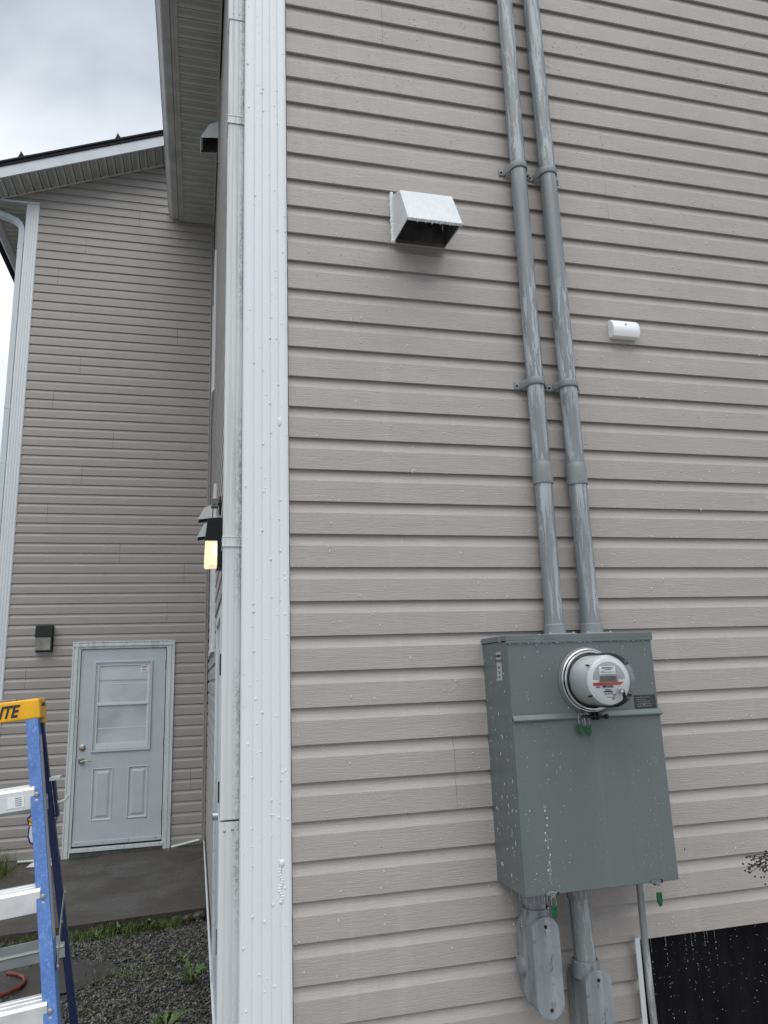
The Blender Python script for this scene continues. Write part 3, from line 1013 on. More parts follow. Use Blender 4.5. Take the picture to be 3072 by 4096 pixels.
# dark locking bolt below the ring
lk = thing('ring_lock', (.94, BY-.03, 1.59), 'dark steel locking clamp under the meter ring', 'lock')
g = MB(); g.tube([(.900, BY-.022, 1.595), (.985, BY-.022, 1.591)], .0045, 12); g.build('bolt', 'black', lk, smooth=50)
g = MB(); g.box(.940, .945, BY-.030, BY-.006, 1.582, 1.608); g.box(.952, .957, BY-.030, BY-.006, 1.582, 1.608); g.build('clamp_lug', 'black', lk, bevel=.0015)
g = MB(); g.lathe((.981, BY-.022, 1.591), X, [(0, .0075), (.008, .0085), (.010, .006)], 12); g.build('knurled_nut', 'black', lk, smooth=30)

# ------------------------------------------------------------------ the meter
MC = Vector((.945, 0, 1.706))
mt = thing('electric_meter', (MC.x, BY, MC.z), 'round electric meter with clear cover and silver barrel on the meter box', 'meter')
g = MB(); g.lathe((MC.x, BY, MC.z), -Y, [(-.001, .108), (.004, .107), (.008, .1), (.012, .094)], 64); g.build('socket_rim', 'box', mt, smooth=40)
g = MB(); g.lathe((MC.x, BY-.008, MC.z), -Y, [(0, .0965), (0, .0988), (.003, .1008), (.007, .1008), (.009, .0985), (.009, .0962)], 64, cap=False)
g.build('sealing_ring', 'steel', mt, smooth=35)
g = MB(); g.lathe((MC.x, BY-.021, MC.z), -Y, [(0, .0885), (0, .0930), (.002, .0945), (.004, .0930), (.004, .0885)], 64, cap=False)
g.build('cover_ring', 'steel', mt, smooth=35)
g = MB(); g.lathe((MC.x, BY-.012, MC.z), -Y, [(-.001, .0968), (.002, .0962), (.003, .0905), (.012, .0905)], 64, cap=False); g.build('ring_gasket', 'black', mt, smooth=35)
YF = BY-.142
g = MB(); g.lathe((MC.x, BY-.02, MC.z), -Y, [(0, .0775), (.100, .0765), (.107, .0735), (.1072, .067)], 64, cap=False); g.build('barrel', 'barrel', mt, smooth=35)
g = MB(); g.lathe((MC.x, BY-.125, MC.z), -Y, [(0, .0675), (.004, .0675)], 64); fc = g.build('face_plate', 'meterface', mt, smooth=35)
yf = BY-.1292
# clear cover
g = MB(); g.lathe((MC.x, BY-.02, MC.z), -Y, [(0, .088), (.004, .085), (.118, .0825), (.128, .080), (.134, .073), (.136, .062), (.136, .03), (.136, .0005)], 72, cap=False)
g.build('clear_cover', 'glass', mt, smooth=50)
# face details
g = MB()
pp = []
for k in range(25):
    q = R(2+176*k/24)
    pp.append((.056*math.cos(q), .056*math.sin(q)))
g.prism(pp, (MC.x, yf-.0002, MC.z), X, Z, -Y*.0008); pan = g.build('grey_panel', 'meterpanel', fc)
g = MB(); g.box(MC.x-.031, MC.x+.024, yf-.0016, yf-.0011, MC.z+.018, MC.z+.042); lab = g.build('serial_label', 'paper', fc)
g = MB(); random.seed(3)
x = MC.x-.022
while x < MC.x+.018:
    w = random.choice((.0006, .001, .0015)); g.box(x, x+w, yf-.0019, yf-.0017, MC.z+.034, MC.z+.040); x += w+random.choice((.0006, .001))
g.box(MC.x-.012, MC.x+.009, yf-.0019, yf-.0017, MC.z+.0305, MC.z+.0325)
g.box(MC.x-.028, MC.x-.014, yf-.0019, yf-.0017, MC.z+.0268, MC.z+.0280)
g.box(MC.x-.028, MC.x+.020, yf-.0019, yf-.0017, MC.z+.0235, MC.z+.0247)
g.build('barcode', 'ink', lab)
g = MB(); g.box(MC.x-.036, MC.x+.032, yf-.0016, yf-.0011, MC.z-.006, MC.z+.0165); g.build('display_bezel', 'meterpanel', fc, bevel=.001)
g = MB(); g.box(MC.x-.032, MC.x+.026, yf-.0021, yf-.0018, MC.z-.005, MC.z+.0130); lcd = g.build('display', 'lcd', fc)
text('digits', '239', 'ink', lcd, (MC.x+.006, yf-.0026, MC.z+.0045), X, Z, .0165, ext=.0001, bold=.0004)
text('digits', 'ES', 'ink', lcd, (MC.x-.0245, yf-.0026, MC.z+.0055), X, Z, .0080, ext=.0001)
g = MB(); g.box(MC.x-.022, MC.x-.016, yf-.0026, yf-.0023, MC.z-.004, MC.z-.0025); g.build('bar', 'ink', lcd)
g = MB(); g.prism([(-.0565, -.0155), (.036, -.0155), (.050, -.0065), (-.0565, -.0065)], (MC.x, yf-.0022, MC.z), X, Z, -Y*.0006)
g.build('red_band', 'red', fc)
text('lettering', 'POWER', 'ink', fc, (MC.x-.004, yf-.0012, MC.z-.0200), X, Z, .0095, ext=.0003, bold=.0003)
g = MB()
g.box(MC.x-.048, MC.x-.034, yf-.0012, yf-.0004, MC.z-.0215, MC.z-.0185)
for a in (0, 1, 2): g.prism([(0, 0), (.005, .002), (.0075, .0065), (.003, .004)], (MC.x-.026+a*.0035, yf-.0004, MC.z-.0225), X, Z, -Y*.0008)
x = MC.x-.022
while x < MC.x+.008:
    w = random.choice((.0005, .001, .0014)); g.box(x, x+w, yf-.0012, yf-.0004, MC.z-.0365, MC.z-.0325); x += w+.0008
g.box(MC.x-.016, MC.x+.002, yf-.0012, yf-.0004, MC.z-.0305, MC.z-.0280)
for x in (-.020, -.010, .000): g.box(MC.x+x, MC.x+x+.007, yf-.0012, yf-.0004, MC.z-.0425, MC.z-.0400)
for zc in (-.0520, -.0550, -.0580): g.box(MC.x+.004, MC.x+.013, yf-.0012, yf-.0004, MC.z+zc, MC.z+zc+.0013)
g.box(MC.x-.013, MC.x+.001, yf-.0012, yf-.0004, MC.z-.052, MC.z-.0505)
for zc in (-.0440, -.0475): g.box(MC.x+.008, MC.x+.020, yf-.0012, yf-.0004, MC.z+zc, MC.z+zc+.0013)
g.build('printing', 'ink', fc)
# pale curved ridge
g = MB(); g.tube([(MC.x+.050, yf-.001, MC.z-.006), (MC.x+.035, yf-.001, MC.z-.016), (MC.x+.024, yf-.001, MC.z-.032), (MC.x+.017, yf-.001, MC.z-.050), (MC.x+.015, yf-.001, MC.z-.062)], .0009, 6); g.build('curved_ridge', 'meterface', fc, smooth=60)
# reset key on the cover
k_ = MB(); k_.lathe((MC.x+.030, BY-.138, MC.z-.036), -Y, [(0, .0085), (.006, .0080), (.014, .0075), (.016, .005)], 20); ky = k_.build('reset_knob', 'steel', mt, smooth=40)
g = MB(); g.box(MC.x+.027, MC.x+.037, BY-.156, BY-.150, MC.z-.066, MC.z-.038); g.build('key_tab', 'black', ky, bevel=.002)
for q in (35, 145, 215, 325):
    a = R(q); c = Vector((MC.x+.0815*math.cos(a), BY-.125, MC.z+.0815*math.sin(a)))
    g = MB(); g.obox(c, Vector((math.cos(a), 0, math.sin(a))), Y, Vector((-math.sin(a), 0, math.cos(a))), .003, .010, .0012); g.build('cover_notch', 'black', mt)

# ------------------------------------------------------------------ conduit bodies below the box
def stadium(w, h, n=10):
    pts = []
    for k in range(n+1):
        q = math.pi*k/n; pts.append((w*math.cos(q), h-w+w*math.sin(q)))
    for k in range(n+1):
        q = math.pi+math.pi*k/n; pts.append((w*math.cos(q), -(h-w)+w*math.sin(q)))
    return pts
def conduit_body(label, x, pipe, ztop, zbot, xl=0, word=None):
    t = thing('pipe_fitting', (x, -.09, zbot), label, 'conduit fitting', 'conduit fittings below the meter box')
    zc = (ztop+zbot)/2; h = (ztop-zbot)/2; w = .0425
    g = MB()
    pts = stadium(w, h, 12)
    secs = [(-.012, .86), (-.03, .95), (-.06, 1.0), (-.145, 1.0)]
    n = len(pts); vs = []
    for y, s in secs:
        for px, pz in pts:
            vs.append((x+px*s, y, zc+pz*(s if y > -.05 else 1)))
    fs = [(j*n+i, j*n+(i+1) % n, (j+1)*n+(i+1) % n, (j+1)*n+i) for j in range(len(secs)-1) for i in range(n)]
    fs.append(tuple(range(n))); fs.append(tuple((len(secs)-1)*n+i for i in range(n)))
    g.add(vs, fs); g.build('body', 'lb', t, smooth=40)
    g = MB(); g.prism(stadium(w+.002, h+.003, 12), (x, -.1452, zc), X, Z, -Y*.006); cv = g.build('cover', 'lb', t, bevel=.002)
    for zz in (ztop-.024, zbot+.024):
        g = MB(); g.lathe((x, -.151, zz), -Y, [(0, .0055), (.0015, .005), (.002, .002)], 14); g.build('screw', 'black', cv, smooth=40)
    g = MB(); g.lathe((xl or x, -.088, ztop-.03), Z, [(0, .044), (.045, .042), (.047, .036)], 32, cap=False); g.build('collar', 'lb', t, smooth=40)
    g = MB(); g.tube([(xl or x, -.088, ztop+.0), (pipe, -.088, BZ0+.002)], .0335, 32); g.build('pipe', 'pipe', t, smooth=40)
    g = MB(); g.lathe((pipe, -.088, BZ0-.05), Z, [(0, .0345), (0, .0375), (.034, .0375), (.036, .0340)], 32, cap=False); g.build('coupling', 'pipe', t, smooth=40)
    if word:
        text('embossed_lettering', word, 'lb', cv, (x+.006, -.1518, zc+.01), -Z, X, .026, ext=.0006, bold=.0002)
    return t
conduit_body('left weathered grey conduit fitting with a screwed oval cover below the meter box', .7565, .752, 1.002, .727, word='Royal')
conduit_body('right weathered grey conduit fitting, lower and cut off by the frame edge', .918, .908, .836, .56, xl=.911)
g = MB(); g.lathe((.716, -.05, .845), Vector((-1, 0, 0)), [(0, .03), (.012, .028), (.016, .02)], 20)
tag(g.build('knockout_plug', 'lb', smooth=40), 'round plug on the left side of the left conduit fitting', 'plug')

# ------------------------------------------------------------------ vent hoods
HP = [(0, 0), (0, .203), (.11, .150), (.20, -.026)]
def hood(label, base, along, outw, w, s, grp, tilt=0, mat='white', plate=True):
    t = thing('vent_hood', base, label, 'vent hood', grp)
    b = Vector(base)
    pt = lambda a, i: b + along*a + outw*(HP[i][0]*s) + Z*(HP[i][1]*s)
    ww = w/2
    g = MB()
    g.add([pt(-ww, 1), pt(ww, 1), pt(ww, 2), pt(-ww, 2)], [(0, 1, 2, 3)])
    g.build('top_sheet', mat, t, solid=.0018)
    g = MB(); g.add([pt(-ww, 2), pt(ww, 2), pt(ww, 3), pt(-ww, 3)], [(0, 1, 2, 3)])
    g.add([pt(-ww, 3), pt(ww, 3), pt(ww, 3)-outw*.006-Z*.006, pt(-ww, 3)-outw*.006-Z*.006], [(0, 1, 2, 3)])
    g.build('front_sheet', mat, t, solid=.0018)
    for a in (-ww, ww):
        g = MB(); g.add([pt(a, 0), pt(a, 1), pt(a, 2), pt(a, 3)], [(0, 1, 2, 3)])
        g.build('side_sheet', mat, t, solid=.0018)
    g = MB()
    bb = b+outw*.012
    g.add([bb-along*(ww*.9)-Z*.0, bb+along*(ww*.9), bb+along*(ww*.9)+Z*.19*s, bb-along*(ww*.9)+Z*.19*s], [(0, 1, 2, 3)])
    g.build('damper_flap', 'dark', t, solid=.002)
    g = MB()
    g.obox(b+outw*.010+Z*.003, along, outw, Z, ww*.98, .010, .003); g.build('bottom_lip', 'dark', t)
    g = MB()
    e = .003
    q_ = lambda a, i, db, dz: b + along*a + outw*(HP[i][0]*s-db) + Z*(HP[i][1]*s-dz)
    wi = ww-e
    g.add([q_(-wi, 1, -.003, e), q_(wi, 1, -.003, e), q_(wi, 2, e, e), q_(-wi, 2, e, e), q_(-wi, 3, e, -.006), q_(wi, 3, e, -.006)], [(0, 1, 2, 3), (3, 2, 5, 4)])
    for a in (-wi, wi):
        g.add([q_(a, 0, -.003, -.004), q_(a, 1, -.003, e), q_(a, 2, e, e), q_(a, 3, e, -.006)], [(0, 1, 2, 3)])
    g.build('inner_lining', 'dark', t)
    if plate:
        g = MB(); g.obox(b+outw*.002+Z*.10*s, along, outw, Z, ww+.012, .004, .118*s); g.build('back_plate', mat, t)
    return t
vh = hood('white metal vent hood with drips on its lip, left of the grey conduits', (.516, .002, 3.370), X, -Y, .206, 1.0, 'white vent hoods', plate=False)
# lumpy caulk down the left edge
g = MB()
for k in range(34):
    zc = 3.372+.205*k/33
    rr = .006+.004*noise.noise(Vector((zc*90, 1, 0)))
    g.lathe((.409+.002*noise.noise(Vector((zc*60, 4, 0))), -.002, zc), -Y, [(0, rr*1.5), (.006, rr*1.3), (.010, rr*.6)], 8)
g.build('caulk_bead', 'caulk', vh, smooth=60)
g = MB()
for k in range(11):
    x = .424+.0185*k+random.uniform(-.004, .004)
    g.lathe((x, -.199, 3.343), -Z, [(0, .0042), (.004, .0034), (.007+.012*random.random()**3, .0010)], 7)
g.build('water_drips', 'drop', vh, smooth=60)['kind'] = 'stuff'

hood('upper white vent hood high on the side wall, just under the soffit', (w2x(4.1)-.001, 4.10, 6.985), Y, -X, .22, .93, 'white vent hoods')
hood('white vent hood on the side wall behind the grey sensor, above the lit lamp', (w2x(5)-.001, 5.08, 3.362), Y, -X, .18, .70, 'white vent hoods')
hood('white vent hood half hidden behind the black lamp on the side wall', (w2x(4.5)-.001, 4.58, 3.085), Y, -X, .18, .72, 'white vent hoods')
# flat panel behind the upper hood
g = MB(); g.box(w2x(4.1)-.020, w2x(4.1)+.01, 3.86, 3.875, 6.60, 7.55); tag(g.build('vent_trim_board', 'siding_trim'), 'thin upright trim board beside the upper vent hood on the side wall', 'trim')

# siren / small white cover
sr = thing('siren_box', (1.353, 0, 3.085), 'small white rounded plastic cover right of the conduits', 'alarm box')
prof = [(0, -.037), (0, .036), (.012, .0385), (.026, .033), (.038, .018), (.044, .000), (.044, -.020), (.034, -.0385), (.020, -.0385)]
g = MB()
vs = []
for x in (1.299, 1.302, 1.416, 1.419):
    s_ = .95 if x in (1.299, 1.419) else 1
    for b_, h_ in prof: vs.append((x, -b_*s_+.003, 3.078+h_*s_))
n = len(prof)
g.add(vs, [(j*n+i, j*n+(i+1) % n, (j+1)*n+(i+1) % n, (j+1)*n+i) for j in range(3) for i in range(n)] + [tuple(range(n)), tuple(3*n+i for i in range(n))])
g.build('cover', 'meterface', sr, smooth=35, bevel=.002)
g = MB(); g.lathe((1.357, -.036, 3.088), Vector((0, -1, .35)), [(0, .0035), (.004, .0035)], 12); g.build('screw', 'black', sr)

# ------------------------------------------------------------------ far door
FD = D3
dr = thing('house_door', (-1.094, D3, .1), 'white steel half glass door with raised panels in the far wall', 'door', 'house doors')
def frame(mb, x0, x1, z0, z1, w, y0, y1, bottom=True):
    mb.box(x0, x0+w, y0, y1, z0, z1); mb.box(x1-w, x1, y0, y1, z0, z1)
    mb.box(x0+w, x1-w, y0, y1, z1-w, z1)
    if bottom: mb.box(x0+w, x1-w, y0, y1, z0, z0+w)
# casing: stepped brick mould
for nm, (x0, x1, z0, z1) in {'casing': (-1.635, -.553, 0, 2.236)}.items():
    for (xa, xb_, a, b) in (('L', None, -1.635, -1.560), ('R', None, -.628, -.553)):
        g = MB()
        st_ = [(0, .022), (.014, .022), (.017, .016), (.034, .016), (.038, .024), (.056, .024), (.060, .012), (.075, .012)]
        sgn = 1 if xa == 'L' else -1
        x_ref = -1.635 if xa == 'L' else -.553
        poly = [(0, -.005)] + st_ + [(.075, -.005)]
        g.prism([(sgn*p[0], -p[1]) for p in poly], (x_ref, FD+.0, 0.0 if xa == 'R' else .0), X, Y, Z*2.236)
        g.build('casing', 'casing', dr)
    g = MB()
    g.prism([(p[0], -p[1]) for p in poly], (-1.634, FD-.0015, 2.236), -Z, Y, X*1.08)
    g.build('casing', 'casing', dr)
g = MB(); g.box(-1.561, -1.549, FD-.012, FD+.05, .10, 2.163); g.box(-.640, -.627, FD-.012, FD+.05, .10, 2.163); g.box(-1.549, -.640, FD-.012, FD+.05, 2.154, 2.163)
g.build('jamb', 'casing', dr)
g = MB(); g.box(-1.56, -.62, FD-.02, FD+.06, .060, .098); g.build('threshold', 'casing', dr, bevel=.003)
g = MB(); g.box(-1.56, -.63, FD-.005, FD+.03, -.02, .060); g.build('sill_board', 'dark', dr)
g = MB(); g.box(-1.56, -.62, FD+.060, FD+.075, .06, 2.17); g.build('backing', 'hole', dr)
# leaf built as a frame of stiles and rails around openings
LX0, LX1, LZ0, LZ1 = -1.544, -.649, .116, 2.148
YL = FD+.006
g = MB()
WX0, WX1, WZ0, WZ1 = -1.385, -.805, 1.070, 2.000
P1 = (-1.378, -1.158, .350, .892); P2 = (-1.014, -.797, .353, .894)
g.box(LX0, WX0, YL, YL+.04, WZ0, LZ1); g.box(WX1, LX1, YL, YL+.04, WZ0, LZ1); g.box(WX0, WX1, YL, YL+.04, WZ1, LZ1)
g.box(LX0, LX1, YL, YL+.04, .894, WZ0); g.box(LX0, LX1, YL, YL+.04, LZ0, .350)
g.box(LX0, P1[0], YL, YL+.04, .350, .894); g.box(P1[1], P2[0], YL, YL+.04, .350, .894); g.box(P2[1], LX1, YL, YL+.04, .350, .894)
leaf = g.build('door_leaf', 'door', dr)
for pn in (P1, P2):
    x0, x1, z0, z1 = pn
    # embossed panel: outer rounded groove, flat, raised field
    levels = [(0, 0), (.006, -.003), (.012, -.004), (.018, .004), (.026, .007), (.036, .007), (.056, -.001), (.060, -.0015)]
    g = MB(); vs = []
    for ins, d in levels:
        vs += [(x0+ins, YL+d, z0+ins), (x1-ins, YL+d, z0+ins), (x1-ins, YL+d, z1-ins), (x0+ins, YL+d, z1-ins)]
    n = len(levels)
    fs = [(4*j+i, 4*j+(i+1) % 4, 4*(j+1)+(i+1) % 4, 4*(j+1)+i) for j in range(n-1) for i in range(4)] + [(4*(n-1), 4*(n-1)+1, 4*(n-1)+2, 4*(n-1)+3)]
    g.add(vs, fs); g.build('raised_panel', 'door', leaf)
g = MB()
frame(g, -1.402, -.788, 1.052, 2.017, .020, YL-.018, YL+.002); frame(g, -1.382, -.808, 1.072, 1.997, .014, YL-.012, YL+.002)
wf = g.build('window_frame', 'door', dr, bevel=.004)
g = MB(); frame(g, -1.368, -.822, 1.086, 1.983, .018, YL-.006, YL+.006); g.build('sash', 'white', wf, bevel=.002)
g = MB(); g.box(-1.352, -.838, YL-.007, YL+.004, 1.104, 1.143); g.box(-1.366, -.824, YL-.012, YL+.004, 1.540, 1.566); g.build('meeting_rail', 'white', wf, bevel=.002)
g = MB(); g.box(-1.351, -.839, YL+.006, YL+.012, 1.55, 1.966); p1_ = g.build('window_pane', 'pane', dr)
g = MB(); g.box(-1.351, -.839, YL+.010, YL+.016, 1.142, 1.55); g.build('window_pane', 'pane', dr)
# roller blind and bars seen behind the glass
g = MB(); g.box(-1.350, -.840, YL+.0040, YL+.0055, 1.800, 1.812); g.build('blind_edge', 'meterpanel', dr)
g = MB(); g.box(-1.315, -.840, YL+.0040, YL+.0055, 1.762, 1.772); g.box(-1.345, -.842, YL+.0080, YL+.0095, 1.292, 1.303); g.build('blind_bar', 'white', dr)
g = MB(); g.box(-.914, -.842, YL+.0015, YL+.0035, 1.888, 1.964); sk = g.build('pane_sticker', 'paper', dr)
g = MB(); g.box(-.905, -.872, YL+.0005, YL+.0012, 1.935, 1.945); g.box(-.905, -.852, YL+.0005, YL+.0012, 1.914, 1.918); g.box(-.900, -.856, YL+.0005, YL+.0012, 1.904, 1.908); g.build('print', 'ink', sk)
g = MB(); g.lathe((-.862, YL+.001, 1.942), -Y, [(0, .009), (.0006, .009)], 12); g.build('red_mark', 'red', sk)
g = MB(); g.lathe((-1.487, YL, 1.108), -Y, [(0, .033), (.010, .032), (.014, .024), (.022, .022), (.024, .006)], 28); g.build('deadbolt', 'nickel', dr, smooth=35)
g = MB(); g.lathe((-1.488, YL, .968), -Y, [(0, .034), (.008, .034), (.014, .030), (.030, .016), (.050, .014), (.056, .010)], 28)
g.tube([(-1.488, YL-.05, .968), (-1.46, YL-.055, .975), (-1.42, YL-.055, .976), (-1.385, YL-.05, .966)], [.008, .007, .006, .004], 10)
g.build('door_handle', 'nickel', dr, smooth=40)
for zc in (1.955, 1.13, .366):
    g = MB(); g.lathe((-.6445, YL-.008, zc-.05), Z, [(0, .0065), (.10, .0065)], 10); g.box(-.650, -.638, YL-.005, YL+.001, zc-.05, zc+.05); g.build('hinge', 'rust', dr, smooth=40)
g = MB(); g.box(-1.544, -.644, YL-.010, YL, .118, .160); sw = g.build('door_sweep', 'door', dr, bevel=.003)
g = MB()
for x in (-1.50, -1.24, -.98, -.70): g.lathe((x, YL-.010, .142), -Y, [(0, .005), (.001, .004)], 10)
g.build('screw', 'black', sw)

# ------------------------------------------------------------------ wall lamps
def lamp(label, base, along, outw, w, h, on):
    """base: bottom centre on the wall"""
    t = thing('wall_lamp', base, label, 'wall lamp', 'black wall pack lamps')
    b = Vector(base); hw = w/2
    q = lambda a, o_, z_: b+along*a+outw*o_+Z*z_
    g = MB(); g.add([q(-hw, 0, 0), q(hw, 0, 0), q(hw, 0, h), q(-hw, 0, h), q(-hw, .028, .0), q(hw, .028, .0), q(hw, .028, h), q(-hw, .028, h)],
          [(0, 3, 2, 1), (4, 5, 6, 7), (0, 1, 5, 4), (1, 2, 6, 5), (2, 3, 7, 6), (3, 0, 4, 7)])
    g.build('back_box', 'black', t, bevel=.004)
    g = MB()
    pr = [(.024, h*.53), (.095, h*.53), (.094, h*.60), (.082, h*.985), (.024, h)]
    vs = [q(-hw*.99, o_, z_) for o_, z_ in pr]+[q(hw*.99, o_, z_) for o_, z_ in pr]; n = len(pr)
    g.add(vs, [tuple(range(n)), tuple(n+i for i in range(n))]+[(i, (i+1) % n, n+(i+1) % n, n+i) for i in range(n)])
    g.build('hood', 'black', t, bevel=.004)
    g = MB()
    pr = [(.026, h*.045), (.088, h*.030), (.097, h*.06), (.093, h*.525), (.026, h*.525)]
    lw = hw*.86
    vs = [q(-lw, o_, z_) for o_, z_ in pr]+[q(lw, o_, z_) for o_, z_ in pr]
    g.add(vs, [tuple(range(n)), tuple(n+i for i in range(n))]+[(i, (i+1) % n, n+(i+1) % n, n+i) for i in range(n)])
    g.build('lens', 'lens_on' if on else 'lens_off', t, bevel=.003)
    if on:
        g = MB(); g.obox(q(-lw-.0006, .040, h*.34), along, outw, Z, .0006, .009, h*.13); g.build('glowing_bulb', 'glow', t)
    else:
        g = MB(); g.obox(q(lw*.0, .096, h*.20), along, outw, Z, lw*.5, .001, h*.10); g.build('lens_reflector', 'lens_off', t)
    return t
lamp('black wall lamp with its lens lit yellow on the side wall', (w2x(1.74), 1.74, 2.362), Y, -X, .18, .275, True)
lamp('unlit black wall lamp with a grey lens left of the far door', (-1.929, D3, 2.136), X, -Y, .176, .285, False)

# sensor on the side wall
sn = thing('motion_sensor', (w2x(2), 2.0, 2.8), 'small grey box sensor on a dark round base above the lit lamp', 'sensor')
g = MB(); g.box(-.232, -.190, 1.97, 2.03, 2.772, 2.824); g.build('sensor_head', 'grille', sn, bevel=.004)
g = MB(); g.lathe((-.172, 2.02, 2.79), -X, [(0, .058), (.010, .058), (.013, .05)], 24); g.build('base', 'black', sn, smooth=40)
g = MB(); g.tube([(-.192, 2.0, 2.798), (-.176, 2.0, 2.79)], .009, 10); g.build('arm', 'black', sn, smooth=40)
g = MB(); g.lathe((-.214, 1.9702, 2.787), -Y, [(0, .006), (.001, .0055)], 10); g.build('eye', 'hole', sn)

# ------------------------------------------------------------------ side wall windows and door
def side_window(label, y0, y1, z0, z1, prot):
    t = thing('side_window', (w2x(y0), (y0+y1)/2, z0), label, 'window', 'windows in the side wall')
    f = .06; xo = w2x(y0)-prot; xi = w2x(y0)+.02
    g = MB(); g.box(xo, xi, y0, y0+f, z0, z1); g.build('frame_jamb', 'white', t, bevel=.003)
    g = MB(); g.box(xo, xi, y1-f, y1, z0, z1); g.build('frame_jamb', 'white', t, bevel=.003)
    g = MB(); g.box(xo, xi, y0+f, y1-f, z1-f, z1); g.build('head', 'white', t, bevel=.003)
    g = MB(); g.box(xo-.008, xi, y0+f, y1-f, z0, z0+f); g.build('sill', 'white', t, bevel=.003)
    g = MB(); g.box(w2x(y0)-.012, w2x(y0)-.006, y0+f, y1-f, z0+f, z1-f); g.build('pane', 'pane_w2', t)
side_window('upper white framed window seen edge-on in the side wall', 4.9, 6.1, 4.70, 6.32, .018)
side_window('lower white framed window seen edge-on in the side wall behind the lit lamp', 3.30, 4.55, 1.965, 3.27, .020)
sdr = thing('house_door', (w2x(1.2), 1.6, .1), 'side door seen edge-on beside the grimy downspout, rusty hinges showing', 'door', 'house doors')
g = MB(); g.box(-.190, -.15, 1.15, 1.19, .12, 2.10); g.build('casing', 'casing', sdr, bevel=.003)
g = MB(); g.box(-.190, -.15, 2.12, 2.16, .12, 2.10); g.build('casing', 'casing', sdr, bevel=.003)
g = MB(); g.box(-.190, -.15, 1.19, 2.12, 2.06, 2.10); g.build('casing', 'casing', sdr, bevel=.003)
g = MB(); g.box(-.176, -.15, 1.192, 2.118, .14, 2.058); g.build('door_leaf', 'door', sdr)
for z0, z1 in ((1.775, 1.872), (1.215, 1.305), (.60, .70)):
    g = MB(); g.box(-.1925, -.174, 1.146, 1.1505, z0, z1); g.build('hinge', 'rust', sdr)
g = MB(); g.lathe((-.172, 1.55, 1.095), -X, [(0, .021), (.034, .021), (.036, .017)], 24); g.build('door_handle', 'steel', sdr, smooth=35)

# ------------------------------------------------------------------ shield sign beside the far door
sg = thing('shield_sign', (-1.844, D3-.01, .3), 'blue bordered white shield sign low on the far wall behind the ladder', 'sign')
sh = [(-.10, .165), (.10, .165), (.148, .120), (.125, .04), (.130, -.06), (.105, -.125), (0, -.175), (-.105, -.125), (-.130, -.06), (-.125, .04), (-.148, .120)]
g = MB(); g.prism(sh, (-1.844, D3-.006, .315), X, Z, -Y*.003); g.build('border', 'sign_blue', sg)
g = MB(); g.prism([(x*.90, z*.90) for x, z in sh], (-1.844, D3-.0092, .315), X, Z, -Y*.001); g.build('field', 'sign_white', sg)
g = MB(); g.prism([(-.120, .052), (.120, .052), (.132, .105), (.118, .118), (-.118, .118), (-.132, .105)], (-1.844, D3-.0104, .315), X, Z, -Y*.001); g.build('yellow_band', 'sign_yellow', sg)
for zc_ in (.363, .435):
    g = MB(); g.box(-1.965, -1.723, D3-.0125, D3-.0115, zc_-.003, zc_+.003); g.build('red_line', 'red', sg)
g = MB(); g.obox(Vector((-1.90, D3-.012, .205)), Vector((.85, 0, .5)).normalized(), Y, Vector((-.5, 0, .85)).normalized(), .05, .0005, .003); g.build('slanted_red_line', 'red', sg)
text('lettering', 'NO', 'ink', sg, (-1.930, D3-.0120, .399), X, Z, .058, ext=.0004, bold=.0008)
g = MB(); g.prism([(0, 0), (.035, .018), (.06, .03), (.06, .005), (.02, -.008)], (-1.928, D3-.0106, .272), X, Z, -Y*.001); g.build('printed_cap', 'sign_blue', sg)

# ------------------------------------------------------------------ rag and hose
g = MB(); vs = []
N = 16
for j in range(N+1):
    for i in range(N+1):
        a, b = i/N-.5, j/N-.5
        r = max(abs(a), abs(b))*2
        h = .035*(1-r*r)*(1+.9*noise.noise(Vector((a*7, b*7, 2)))) + .003
        vs.append((-1.80+a*.24+.02*noise.noise(Vector((a*5, b*5, 8))), 6.20+b*.14, .004+max(h, .001)))
g.add(vs, [(j*(N+1)+i, j*(N+1)+i+1, (j+1)*(N+1)+i+1, (j+1)*(N+1)+i) for j in range(N) for i in range(N)])
tag(g.build('rag', 'rag', smooth=80), 'crumpled white rag on the slab behind the ladder', 'rag')
hp = []
for k in range(60):
    q = R(62-k*5.2)
    rr = .27-.0006*k
    hp.append((-1.58+rr*math.cos(q)*1.05, 3.05+rr*math.sin(q)*.95, -.038+.0005*k))
g = MB(); g.tube(hp, .0125, 12)
tag(g.build('garden_hose', 'hose', smooth=60), 'red rubber hose curling on the gravel at the left edge', 'hose')

# ------------------------------------------------------------------ ladder
LO = Vector((-.810, .4081, 1.3846)); laz, lT = R(87.4829), R(5.3125)
u0 = Vector((math.sin(laz), math.cos(laz), 0)); ln = Vector((u0.y, -u0.x, 0))
LU = u0*math.cos(lT)+Z*math.sin(lT); LW = Z*math.cos(lT)-u0*math.sin(lT)
ld = thing('step_ladder', LO-LW*1.45, 'blue fibreglass step ladder with yellow top cap and aluminium steps', 'ladder')
def F(k, a=0, d=0):   # front rail point: k metres below the first rivet, a along the steps, d towards the climber
    return LO - LW*k + ln*(.288*k) + LU*(.0725*k) + LU*a + ln*d
def B(k, a=0, d=0):
    return LO + LW*.25 - ln*.1087 - (LW + ln*.2298 - LU*.0407)*(k+.25) + LU*a + ln*d
WID = .34
def Fl(k, a=0, d=0):  # left front rail
    return LO - LW*k + ln*(.288*k) - LU*(WID+.0725*k) + LU*a + ln*d
def Bl(k, a=0, d=0):
    return LO + LW*.25 - ln*.1087 - (LW + ln*.2298 + LU*.0407)*(k+.25) - LU*WID + LU*a + ln*d
